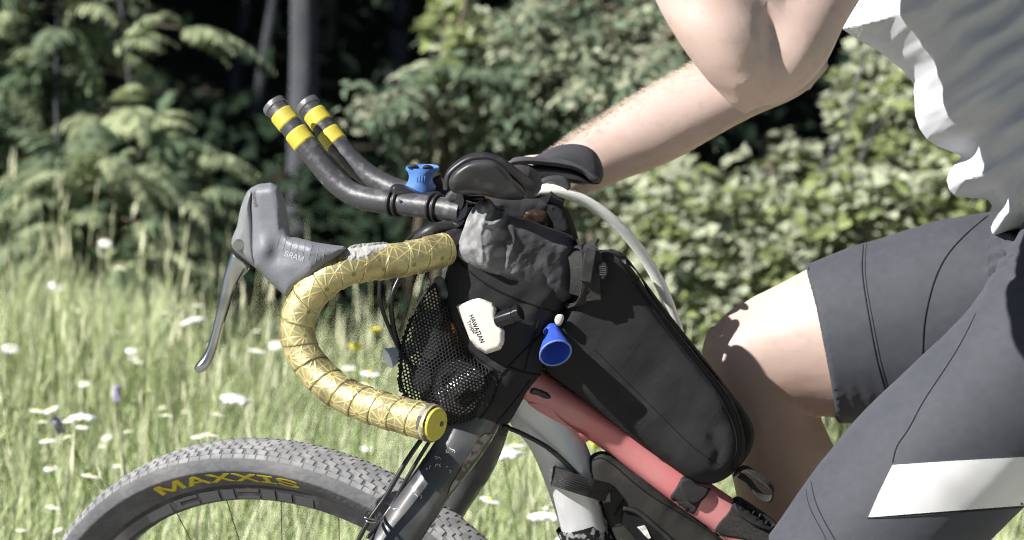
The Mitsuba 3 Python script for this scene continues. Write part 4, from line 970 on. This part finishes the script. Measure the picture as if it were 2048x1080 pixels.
add(SB + '__cap', sweep(c0 + dd * (L_ * np.array([0, .04, .70, .72, .78, .80, .97, 1.0]))[:, None], np.array([.0075, .0082, .0080, .0074, .0074, .0082, .0082, .0072]), 28), 'black_gloss', 35, label='dark glossy bottle cap')
add('lip_balm', pillow([(979, 712), (998, 702), (999, 714), (993, 720), (976, 716)], -.052, .006, .006, 5, 3), 'pale_blue', 40, 'small pale stick beneath the sunscreen bottle', 'stick')

# blue trumpet shaped mouthpiece
BT = 'blue_horn'
tag(BT, 'blue plastic horn opening towards the rider beside the top tube bag', 'horn')
apex, mouth = at(1103, 655, -.052), at(1111, 706, -.078)
ax = unit(np.array([.25, -.80, -.52])); a1 = unit(np.cross(ax, [0, 0, 1.0])); a2 = np.cross(a1, ax)
an = np.arange(40) * 2 * np.pi / 40
def rg(c, r1, r2=None): return c + r1 * np.cos(an)[:, None] * a1 + (r2 or r1) * np.sin(an)[:, None] * a2
R0 = 33.5 * mpp(-.08)
prof_ = [(0, .0055), (.15, .0065), (.35, .0085), (.6, .0118), (.85, .0148), (1.0, R0)]
outer = [rg(apex + (mouth - apex) * t, r) for t, r in prof_]
inner = [rg(apex + (mouth - apex) * t, max(r - .0012, .003)) for t, r in prof_[::-1]]
hornm = rings_mesh(outer + inner[:-1] + [rg(apex + (mouth - apex) * .05, .003)])
add(BT + '__cone', hornm, 'blue_plastic', 45)
vr = rg(mouth, R0 - .0006); add(BT + '__rim', sweep(np.vstack([vr, vr[:1]]), .0010, 8, caps=False), 'blue_rim', True, label='paler rim of the blue horn')
add(BT + '__neck', pillow([(1086, 664), (1098, 650), (1112, 650), (1122, 660), (1124, 680), (1105, 678)], -.056, .006, .008, 7, 4), 'blue_plastic', 50)
add(BT + '__connector', pillow([(1110, 645), (1118, 628), (1128, 632), (1126, 642), (1118, 652)], -.058, .005, .005, 5, 3), 'bottle_white', 40, label='white connector of the horn')
pb = at(787, 712, -.02)
add('bottle_cap', sweep(pb + unit(np.array([-.8, -.35, -.3])) * np.array([-.02, -.004, .004, .0065, .0072])[:, None], [.007, .0075, .0095, .0098, .006], 24), 'pale_blue', 40, 'pale blue round cap sticking out left of the mesh pocket', 'cap')

# top tube bag
TB = 'top_tube_bag'
tag(TB, 'tall black bag standing on the red top tube', 'bag')
tb_out = [(1092, 742), (1080, 715), (1085, 680), (1110, 640), (1140, 595), (1160, 545), (1185, 505), (1205, 499), (1228, 503), (1248, 518), (1275, 552), (1310, 605), (1350, 655), (1395, 712), (1435, 760), (1462, 795), (1480, 835), (1490, 875), (1490, 905), (1476, 935), (1450, 958), (1420, 969), (1395, 969), (1365, 953), (1320, 920), (1255, 872), (1180, 812), (1115, 762)]
g_tb = pillow(tb_out, lambda x, y: -.024 * (950 - y) / 450, .036, .036, 42, 8, 2.4, bump=lambda x, y: folds(.012, .6, .003, 31)(x, y) + crease(x, y, [(1310, 610), (1390, 720), (1450, 800)], 26, .0025) + crease(x, y, [(1425, 880), (1440, 900), (1432, 925)], 10, -.003))
add(TB + '__body', g_tb, 'black_fabric', 60)
gus2 = pillow([(1200, 503), (1222, 499), (1244, 506), (1266, 530), (1310, 590), (1352, 645), (1400, 705), (1445, 762), (1480, 808), (1500, 838), (1509, 868), (1505, 892), (1490, 920), (1474, 938), (1480, 900), (1470, 840), (1440, 775), (1380, 700), (1300, 600), (1240, 520)], lambda x, y: .016 - .024 * (950 - y) / 450, .012, .022, 9, 6)
add(TB + '__zip_gusset', gus2, 'olive_fabric', 60)
ftb = Front(g_tb)
add(TB + '__zip', line_on(ftb, [(1236, 522), (1262, 556), (1300, 610), (1345, 672), (1390, 728), (1428, 778), (1455, 820), (1470, 860), (1473, 900), (1462, 935)], 3.0, 90, .0002, 8), 'thread', True)
add(TB + '__zip_binding', line_on(ftb, [(1228, 512), (1256, 542), (1296, 596), (1345, 658), (1394, 717), (1436, 768), (1464, 810), (1480, 855), (1482, 900), (1470, 935)], 1.6, 90, .0008, 6), 'webbing', True)
add(TB + '__panel_seam', line_on(ftb, [(1190, 700), (1260, 770), (1340, 850), (1400, 905), (1440, 930)], .8, 60, .0001, 5), 'thread', True)
for pts, w in (([(1243, 528, -.036), (1256, 545, -.042), (1268, 553, -.043), (1277, 558, -.042)], 7), ([(1290, 606, -.038), (1302, 625, -.042), (1312, 643, -.043), (1313, 655, -.042)], 7)):
    add(TB + '__zip_pull', ribbon(pix(pts), w * mpp(), (1, 0, -.5), .003), 'webbing', 40)
add(TB + '__slider', box(at(1246, 524, -.042), (.003, .003, .002), np.eye(3), .001), 'steel', 40)
add(TB + '__pale_top', pillow([(1206, 502), (1218, 498), (1234, 501), (1246, 516), (1240, 522), (1226, 510)], .03, .012, .012, 5, 4), 'foil_silver', 60)
for out, yy in (([(1366, 950), (1400, 972), (1426, 976), (1412, 992), (1402, 1008), (1384, 1032), (1362, 1016), (1338, 996), (1350, 975)], 0), ([(1468, 994), (1500, 1008), (1556, 1048), (1590, 1078), (1560, 1110), (1500, 1085), (1428, 1060), (1440, 1040), (1458, 1018)], 0)):
    pl = Polygon(out)
    add(TB + '__tube_strap', pillow(out, lambda x, y: ft(x, y) + .004, .006, .03, 6, 5), 'webbing', 50)
add(TB + '__strap_fold', pillow([(1362, 962), (1380, 958), (1402, 972), (1418, 978), (1408, 998), (1384, 1008), (1368, 992), (1360, 976)], lambda x, y: ft(x, y) - .003, .004, .004, 5, 4), 'black_fabric', 50)
add(TB + '__strap_fold', pillow([(1470, 994), (1500, 1006), (1552, 1044), (1570, 1066), (1530, 1060), (1490, 1040), (1468, 1012)], lambda x, y: ft(x, y) - .003, .004, .004, 5, 4), 'black_fabric', 50)
add(TB + '__strap_loop', ribbon(pix([(1470, 946, -.015), (1490, 938, -.025), (1520, 955, -.03), (1546, 984, -.03), (1540, 997, -.024), (1520, 990, -.018), (1496, 962, -.012), (1478, 950, -.01)]), .011, (.15, .95, .3), .0016, 60), 'webbing', 40)

# drinking hose
add('drinking_hose', pipe([(1062, 384, .03), (1088, 378, .02), (1130, 386, .022), (1175, 405, .030), (1222, 438, .038), (1268, 486, .048), (1305, 540, .058), (1332, 595, .066), (1352, 650, .072), (1366, 700, .074), (1376, 760, .075)], 11.5, 80, 16), 'clear_tube', True, 'milky translucent drinking hose arching from the arm pads down behind the top tube bag', 'hose')

# frame bag
FB = 'frame_bag'
tag(FB, 'black frame bag hanging under the red top tube', 'bag')
fb_out = [(1176, 918), (1190, 905), (1210, 902), (1230, 914), (1290, 958), (1350, 1005), (1430, 1066), (1520, 1130), (1600, 1200), (1500, 1330), (1400, 1420), (1330, 1300), (1250, 1120), (1215, 1050), (1192, 985), (1174, 940)]
g_fb = pillow(fb_out, .004, .030, .03, 30, 8, 2.4, bump=folds(.015, .6, .003, 41))
add(FB + '__body', g_fb, 'olive_fabric', 60)
ffb = Front(g_fb)
add(FB + '__top_seam', line_on(ffb, [(1186, 921), (1202, 916), (1216, 922), (1250, 950), (1300, 990), (1345, 1018), (1390, 1045), (1440, 1082)], 1.7, 60, .0002), 'thread', True)
for a, b in (((1217, 976), (1199, 1008)), ((1249, 1000), (1229, 1031))):
    add(FB + '__bar_tack', line_on(ffb, [a, ((a[0] + b[0]) / 2, (a[1] + b[1]) / 2), b], 2.4, 10, .0006), 'thread', True)
add(FB + '__zip_opening', patch_on(ffb, smooth_poly([(1246, 1018), (1262, 1014), (1290, 1028), (1330, 1062), (1370, 1110), (1300, 1110), (1262, 1068), (1242, 1040)], 60), .0006, 6), 'thread', 40)
add(FB + '__zip_lip', line_on(ffb, [(1246, 1017), (1268, 1022), (1300, 1044), (1340, 1080), (1375, 1118)], 4.5, 30, .002, 8), 'olive_fabric', True)
add(FB + '__paper_tag', patch_on(ffb, [(1274, 1054), (1290, 1050), (1302, 1076), (1296, 1078)], .0022, 5), 'wrapper_pale', False)
add(FB + '__elastic_loop', ribbon(pix([(1215, 985, -.028), (1190, 978, -.04), (1150, 966, -.043), (1115, 955, -.036), (1106, 950, -.02), (1115, 942, -.005), (1150, 955, .01), (1185, 972, .0)]), .0185, (.12, -.1, 1), .002, 60), 'webbing', 40)
rib_f = [sweep(pix([(1212 - .6 * i, 968 + i * 4.2, -.0305), (1185 - .6 * i, 961 + i * 4.2, -.0425), (1148 - .6 * i, 949 + i * 4.2, -.0450), (1116 - .6 * i, 938 + i * 4.2, -.0375)], 16), .00035, 4) for i in range(9)]
add(FB + '__elastic_ribs', cat_mesh(rib_f), 'black_plastic', True)
add(BK + '__bottle_strap', loft([(1112, 1062, 1208, 1036, .0, .031), (1122, 1085, 1220, 1060, 0, .031), (1132, 1110, 1232, 1086, 0, .031)], 10, 28), 'mud_grey2', 50, label='fuzzy grey strap round the down tube')
mat('mud_grey2', lambda p, n, uv: mikit.mix((.02, .02, .02), (.3, .3, .3), sst(.5, .65, N3(p, 220))), .95, .1)
# ------------------------------------------------------------------ the rider
def skin_color(p, n, uv):
    c = mikit.mix((.50, .365, .31), (.56, .425, .37), sst(.3, .7, N3(p, 9)))
    c = mikit.mix(c, (.40, .26, .21), sst(.55, .85, N3(p, 130)) * .22)
    c = mikit.mix(c, (.47, .30, .25), sst(.55, .8, N3(p, 28)) * .35)
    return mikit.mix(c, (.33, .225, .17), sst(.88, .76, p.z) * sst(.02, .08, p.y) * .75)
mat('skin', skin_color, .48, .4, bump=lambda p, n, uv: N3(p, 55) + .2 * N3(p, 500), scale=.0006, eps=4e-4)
mat('jersey_white', lambda p, n, uv: mikit.mix((.455, .47, .505), (.51, .52, .545), N3(p, 40)), .85, .2, bump=lambda p, n, uv: mikit.noise(p.x * 1500, p.y * 1500, p.z * 1500), scale=.0002, eps=3e-4, sheen=.2)
mat('lycra', lambda p, n, uv: mikit.mix((.047, .051, .061), (.070, .074, .086), N3(p, 150) * .6 + .4 * N3(p, 12)), .7, .3, bump=lambda p, n, uv: mikit.noise(p.x * 1400, p.y * 1400, p.z * 1400), scale=.0003, eps=3e-4, sheen=.5)
mat('lycra_cuff', (.11, .115, .135), .6, .35, sheen=.4)
mat('lycra_seam', (.03, .032, .038), .8, .2)
mat('stripe_white', lambda p, n, uv: mikit.mix((.70, .70, .69), (.62, .61, .60), sst(.4, .75, N3(p, 20))), .6, .3)
mat('hair_pale', (.70, .60, .50), .5, .4)
PR = 'person'
tag(PR, 'cyclist in white jersey and dark shorts, one arm bent, the other reaching to the bar', 'person')

# body: arms, trunk and legs as one surface
fore_near = [(1325, -300, 1465, -350, -.36, .036), (1312, -150, 1477, -180, -.37, .042), (1306, -90, 1492, -100, -.372, .046), (1306, -20, 1520, -30, -.37, .048), (1335, 45, 1540, 45, -.38, .048), (1375, 108, 1545, 120, -.383, .044), (1420, 165, 1545, 172, -.38, .036), (1455, 200, 1530, 203, -.378, .024)]
up_near = [(1640, -380, 1960, -300, -.20, .062), (1470, -200, 1840, -170, -.265, .070), (1440, -90, 1768, -80, -.300, .066), (1425, 0, 1712, 4, -.33, .060), (1430, 70, 1680, 64, -.35, .052), (1446, 140, 1640, 138, -.362, .044), (1455, 180, 1592, 184, -.363, .034), (1480, 206, 1552, 207, -.363, .022)]
fore_far = [(1470, 40, 1660, 130, .215, .040), (1420, 112, 1600, 190, .205, .042), (1375, 138, 1530, 222, .19, .040), (1318, 168, 1440, 268, .17, .036), (1255, 206, 1342, 322, .15, .032), (1195, 245, 1262, 353, .135, .028), (1145, 276, 1205, 376, .125, .025), (1100, 312, 1150, 404, .12, .022)]
up_far = [(1560, -260, 1800, -220, .20, .055), (1500, -80, 1720, -60, .21, .05), (1470, 30, 1670, 90, .215, .044), (1440, 100, 1620, 180, .21, .04)]
thigh_far = [(2180, 330, 2260, 720, .10, .085), (2040, 415, 2080, 800, .11, .085), (1900, 440, 1930, 830, .115, .082), (1760, 482, 1800, 842, .12, .078), (1625, 534, 1690, 838, .125, .068), (1545, 576, 1640, 832, .128, .060), (1484, 606, 1590, 838, .13, .055), (1432, 650, 1520, 840, .13, .050), (1408, 700, 1462, 815, .13, .036), (1404, 730, 1430, 780, .13, .020)]
calf_far = [(1420, 655, 1560, 690, .13, .040), (1403, 715, 1622, 770, .13, .050), (1412, 775, 1640, 828, .13, .050), (1434, 845, 1662, 880, .131, .052), (1452, 905, 1682, 935, .132, .053), (1468, 970, 1692, 1000, .132, .052), (1488, 1060, 1690, 1080, .133, .048), (1540, 1250, 1690, 1260, .135, .036), (1580, 1480, 1672, 1484, .135, .026), (1560, 1600, 1680, 1610, .135, .03)]
thigh_near = [(2130, 460, 2440, 720, -.10, .07), (2010, 570, 2262, 812, -.125, .072), (1900, 668, 2152, 910, -.14, .076), (1776, 784, 2026, 1024, -.15, .076), (1660, 910, 1906, 1148, -.155, .07), (1586, 1012, 1820, 1242, -.155, .064), (1500, 1150, 1720, 1370, -.155, .058), (1450, 1260, 1640, 1440, -.155, .05), (1430, 1340, 1560, 1460, -.155, .03)]
calf_near = [(1440, 1260, 1640, 1400, -.155, .045), (1500, 1380, 1690, 1440, -.155, .052), (1600, 1560, 1790, 1590, -.15, .052), (1720, 1800, 1840, 1820, -.15, .034), (1790, 1960, 1880, 1970, -.15, .03)]
trunk = [(1560, -560, 1760, -700, 0, .12), (1690, -330, 1960, -530, 0, .14), (1790, -130, 2140, -310, 0, .13), (1890, 60, 2280, -110, 0, .13), (1970, 240, 2380, 130, 0, .13), (2040, 400, 2430, 350, 0, .13), (2080, 500, 2430, 560, 0, .12), (2130, 640, 2390, 760, 0, .11), (2200, 740, 2320, 840, 0, .07)]
neck = [(1560, -560, 1760, -700, 0, .10), (1490, -640, 1640, -760, 0, .062), (1440, -700, 1590, -800, 0, .06)]
head = [(1330, -560, 1420, -560, 0, .02), (1290, -640, 1470, -620, 0, .062), (1268, -740, 1530, -690, 0, .076), (1262, -820, 1560, -780, 0, .080), (1280, -910, 1550, -880, 0, .078), (1330, -980, 1490, -970, 0, .05)]
def hand(wrist, fwd, palm_n, side, scale=1.0, curl=1.0, flip=1):
    """A hand from its wrist: palm, four unequal bent fingers and a thumb, as one union."""
    f, n, s = unit(np.array(fwd, float)), unit(np.array(palm_n, float)), None
    n = unit(n - f * (n @ f)); s = np.cross(f, n) * flip
    W_ = np.array(wrist, float)
    M = chain([(W_, .024 * scale), (W_ + f * .03 * scale, .026 * scale)])
    for o_, L in ((-.030, .088), (-.010, .093), (.011, .090), (.031, .082)):
        M = M + chain([(W_ + f * .02 * scale + s * o_ * .6 * scale, .016 * scale), (W_ + (f * L + s * o_) * scale, .0118 * scale)])
    for o_, L, ln in ((-.031, .088, (.040, .024, .020)), (-.010, .093, (.045, .028, .022)), (.011, .090, (.042, .026, .021)), (.032, .082, (.033, .020, .018))):
        p = W_ + (f * L + s * o_) * scale; js = [(p, .0098 * scale)]
        for k, l in enumerate(ln):
            a = curl * (.55 + .75 * k)
            p = p + (f * math.cos(a) + n * math.sin(a)) * l * scale; js.append((p, (.0090 - .0008 * k) * scale))
        M = M + chain(js)
    b = W_ + (f * .025 - s * .026) * scale
    M = M + chain([(b, .015 * scale), (b + (f * .028 - s * .022 + n * .012) * scale, .0118 * scale), (b + (f * .052 - s * .020 + n * .03) * scale, .0098 * scale), (b + (f * .066 - s * .010 + n * .042) * scale, .0085 * scale)])
    return from_man(M)
hand_far = hand(at(1106, 352, .13), (-.78, .55, -.18), (-.25, -.25, -.93), None, .92, 1.1, 1)
hand_near = hand(at(1395, -332, -.36), (-.36, .12, .9), (-.6, .5, -.4), None, .92, 1.0, -1)
shin = [loft(x, 40, 28) for x in (fore_far, up_far, thigh_far, calf_far, thigh_near, calf_near, trunk, neck, head)]
nose = from_man(chain([(at(1266, -770, 0), .012), (at(1240, -712, 0), .013), (at(1268, -705, 0), .011)]))
ears = [from_man(chain([(at(1440, -760, s_ * .076), .012), (at(1430, -705, s_ * .074), .009)])) for s_ in (-1, 1)]
olecranon = from_man(chain([(at(1500, 95, -.403), .017), (at(1492, 150, -.400), .020), (at(1492, 190, -.384), .016)]))
foot = [from_man(chain([(at(x + 20, y, d), .034), (at(x - 60, y + 60, d), .038), (at(x - 230, y + 70, d), .03)])) for x, y, d in ((1630, 1600, .135), (1840, 1990, -.15))]
fill = from_man(chain([(at(1480, -120, -.335), .050), (at(1500, -20, -.350), .047), (at(1525, 70, -.358), .040), (at(1535, 130, -.364), .033)]))
arm_near = fuse([loft(fore_near, 40, 28), loft(up_near, 40, 28), fill, olecranon], .008, 180)
bod = fuse(shin + [arm_near, hand_far, hand_near, nose] + ears + foot, .0085, 10)
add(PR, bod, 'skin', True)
mat('hair_brown', (.09, .055, .03), .6, .4); mat('eye_white', (.7, .7, .68), .2, .5); mat('lip', (.45, .2, .18), .5, .4); mat('helmet_white', (.7, .71, .73), .4, .5)
for s_ in (-1, 1):
    e = from_man(chain([(at(1287, -772, s_ * .032), .010), (at(1289, -772, s_ * .032), .010)])); add(PR + '__eye', e, 'eye_white', True)
add(PR + '__mouth', from_man(chain([(at(1284, -655, -.02), .006), (at(1280, -656, 0), .007), (at(1284, -655, .02), .006)])), 'lip', True)
helm = from_man(manifold3d.Manifold.batch_hull([manifold3d.Manifold.sphere(.075, 24).translate(tuple(at(x, y, 0))) for x, y in ((1360, -890), (1480, -880), (1540, -800))]))
add('bicycle_helmet', helm, 'helmet_white', True, 'white helmet on the cyclist, above the picture', 'helmet')

# fine hair on the forearm
r3 = np.random.default_rng(3)
hs = []
for _ in range(1500):
    t = r3.uniform(0, 1); i = t * 5
    st = np.array([[np.interp(t, np.linspace(0, 1, 7), [q[k] for q in fore_far[1:]]) for k in range(6)]])[0]
    A, B = at(st[0], st[1], st[4]), at(st[2], st[3], st[4])
    c, e = (A + B) / 2, (A - B) / 2
    ph = r3.normal(.05, .3)
    o_ = np.cos(ph) * e - np.array([0, st[5] * np.sin(ph), 0])
    p = c + o_ * .99; nrm = unit(o_); L = r3.uniform(.005, .010)
    dirn = unit(nrm * .55 + np.array([-.8, -.1, .12]) + r3.normal(0, .25, 3))
    hs.append(sweep(np.array([p, p + dirn * L * .55, p + unit(dirn + [-.25, 0, -.1]) * L]), np.array([.00014, .00012, .00005]), 3, caps=False))
add(PR + '__arm_hair', cat_mesh(hs), 'hair_pale', True, kind='stuff')

# jersey
jer = Polygon(np.array([(1684, 58), (1700, 30), (1716, 4), (1740, -40), (1775, -110), (1800, -200), (1760, -330), (1800, -480), (1980, -600), (2200, -380), (2420, -60), (2520, 300), (2540, 520), (2400, 560), (2200, 500), (2048, 458), (2022, 464), (1998, 471), (1986, 472), (1982, 460), (1979, 426), (1984, 410), (1976, 400), (1950, 397), (1911, 393), (1898, 379), (1893, 360), (1900, 340), (1922, 316), (1924, 312), (1902, 303), (1876, 293), (1854, 279), (1839, 258), (1830, 231), (1829, 200), (1825, 165), (1813, 146), (1791, 129), (1760, 104), (1720, 82)]))
jer = jer.buffer(2.5).buffer(-5).buffer(2.5)
def jer_bump(x, y):
    h = 0 * x
    rj = np.random.default_rng(11)
    # long drag folds running from the belly up towards the back
    for (x0, y0, x1, y1, w, a) in [(1850, 262, 2060, 190, 9, .010), (1838, 225, 2000, 120, 9, .008), (1835, 190, 1960, 60, 9, .007), (1800, 125, 1930, 10, 10, .007), (1760, 98, 1880, -30, 9, .006), (1900, 330, 2060, 262, 11, .016), (1900, 372, 2080, 330, 10, .012), (1980, 420, 2100, 372, 11, .012), (1960, 250, 2100, 150, 9, .006), (1930, 180, 2080, 60, 9, .006), (1900, 110, 2060, -20, 10, .007), (1985, 455, 2120, 430, 9, .010), (1870, 285, 1990, 250, 8, .010), (1940, 300, 2080, 220, 7, .006)]:
        mx, my = (x0 + x1) / 2 + rj.normal(0, 8), (y0 + y1) / 2 + rj.normal(4, 6)
        d = shapely.distance(shapely.points(np.stack([x, y], -1)), LineString(spline([(x0, y0), (mx, my), (x1, y1)], 20)))
        t = np.clip(((x - x0) * (x1 - x0) + (y - y0) * (y1 - y0)) / ((x1 - x0) ** 2 + (y1 - y0) ** 2), 0, 1)
        h = h + .55 * a * np.exp(-(d / w) ** 2) * (1 - .5 * t)
    # hollow between the two lobes of the loose front
    h = h - .010 * np.exp(-((x - 1940) / 34) ** 2 - ((y - 304) / 13) ** 2) - .008 * np.exp(-((x - 1995) / 28) ** 2 - ((y - 404) / 13) ** 2)
    s_ = x * .55 + y * .83 + 26 * (meshkit.fbm(np.stack([x * .008, y * .008, 0 * x], -1), 2, 4) - .5) * 2
    t_ = x * .83 - y * .55
    amp = meshkit.noise(np.stack([s_ * .012, t_ * .006, 0 * x + 3], -1), 8)
    return .25 * h + .0068 * amp * np.sin(s_ * 2 * np.pi / 60) + .0005 * np.sin(s_ * 2 * np.pi / 23 + 2 * amp) * (1 - amp)
jm = pillow(jer, 0.0, lambda x, y: .17 + .03 * np.clip((y - 50) / 400, 0, 1) - .012, .165, 150, 4.5, 2.0, fade=34, bump=jer_bump)
add(PR + '__jersey', jm, 'jersey_white', True, label='white cycling jersey with loose folded front')
sleeve = loft([(1700, -330, 2010, -250, -.19, .075), (1640, -220, 1880, -160, -.215, .070), (1600, -120, 1800, -85, -.265, .064), (1580, -60, 1750, -50, -.285, .060)], 20, 30)
add(PR + '__sleeve', sleeve, 'jersey_white', True)
fj = Front(jm)
add(PR + '__sleeve_gripper', patch_on(fj, [(1686, 57), (1696, 40), (1728, 58), (1718, 76)], .0007, 5), 'stripe_white', False)

# shorts: a leg round each thigh and the seat, one garment
def grow(st, px, dth):
    out = []
    for a in st:
        a = np.array(a, float); d = unit(a[:2] - a[2:4])
        out.append((a[0] + d[0] * px, a[1] + d[1] * px, a[2] - d[0] * px, a[3] - d[1] * px, a[4], a[5] + dth))
    return out
leg_f = loft([(2180, 318, 2270, 736, .10, .095), (2040, 410, 2084, 806, .11, .089), (1900, 437, 1934, 838, .115, .086), (1760, 478, 1800, 850, .12, .082), (1680, 503, 1735, 848, .122, .077), (1611, 531, 1674, 842, .125, .0725)], 50, 48)
leg_n = loft([(2060, 420, 2440, 700, -.10, .09), (1988, 558, 2264, 814, -.125, .088)] + grow(thigh_near[2:], 4, .012)[:-3] + [(1535, 1078, 1772, 1302, -.155, .064)], 60, 48)
seat = loft([(1986, 455, 2480, 470, 0, .16), (1984, 520, 2500, 590, 0, .172), (2030, 650, 2460, 800, 0, .165), (2150, 760, 2360, 890, 0, .10)], 30, 40)
sh_ = fuse([leg_f, leg_n, seat], .009, 8)
v = np.asarray(sh_.vertices).copy(); q = proj(v)
# bunched cloth in the crotch and fine tension creases at the far hem
k = np.exp(-((q[:, 0] - 2020) / 50) ** 2 - ((q[:, 1] - 540) / 60) ** 2)
nn_ = np.asarray(sh_.vertex_normals)
v += nn_ * (k * .006 * np.abs(np.sin((q[:, 0] * .35 + q[:, 1] * .9) * .12 + 3 * meshkit.noise(np.stack([q[:, 0] * .02, q[:, 1] * .02, 0 * q[:, 0]], -1)))))[:, None]
k2 = np.exp(-((q[:, 0] - 1720) / 45) ** 2 - ((q[:, 1] - 800) / 35) ** 2) * (v[:, 1] > 0)
v += nn_ * (k2 * .0010 * np.sin((q[:, 0] * .95 - q[:, 1] * .25) * .2))[:, None]
v += nn_ * (.0016 * (meshkit.fbm(v * 22, 3, 5) - .5) * 2)[:, None]
sh_ = trimesh.Trimesh(v, sh_.faces, process=False)
add(PR + '__shorts', sh_, 'lycra', True, label='dark blue grey cycling shorts')
class FrontSide(Front):
    """The near surface of those vertices only that lie in a depth range."""
    def __init__(self, m, y0, y1):
        k = (m.vertices[:, 1] > y0) & (m.vertices[:, 1] < y1)
        class Q: pass
        s = Q(); s.vertices = m.vertices[k]; s.vertex_normals = m.vertex_normals[k]
        super().__init__(s)
fN, fF = FrontSide(sh_, -.3, -.08), FrontSide(sh_, .02, .2)
SH = PR + '__shorts'
add(SH + '__side_stripe', patch_on(fN, [(1785, 930), (1900, 922), (2048, 914), (2200, 906), (2200, 1000), (2048, 1011), (1900, 1022), (1736, 1035), (1758, 985)], .0014, 8), 'stripe_white', 40, label='white reflective stripe on the shorts')
for f_, pts, r_ in ((fN, [(1952, 626), (1925, 680), (1880, 752), (1838, 818), (1810, 868), (1795, 890), (1785, 926)], 1.3), (fN, [(1735, 1036), (1800, 1034), (1900, 1026), (2048, 1014)], 1.4), (fN, [(1622, 962), (1630, 1000), (1650, 1045), (1676, 1090)], 1.2), (fN, [(1612, 978), (1618, 1010), (1640, 1055), (1662, 1100)], .9),
                    (fF, [(1727, 489), (1724, 530), (1730, 590), (1742, 660), (1756, 730), (1772, 788)], 1.6), (fF, [(1733, 487), (1730, 530), (1736, 590), (1749, 660), (1763, 730), (1778, 784)], .9), (fF, [(1975, 432), (1930, 470), (1885, 525), (1860, 590), (1848, 650), (1845, 708)], 1.8), (fF, [(1618, 534), (1614, 590), (1620, 650), (1634, 720), (1652, 790), (1672, 838)], 1.2)):
    add(SH + '__seam', line_on(f_, pts, r_, 60, .0004), 'lycra_seam', True)
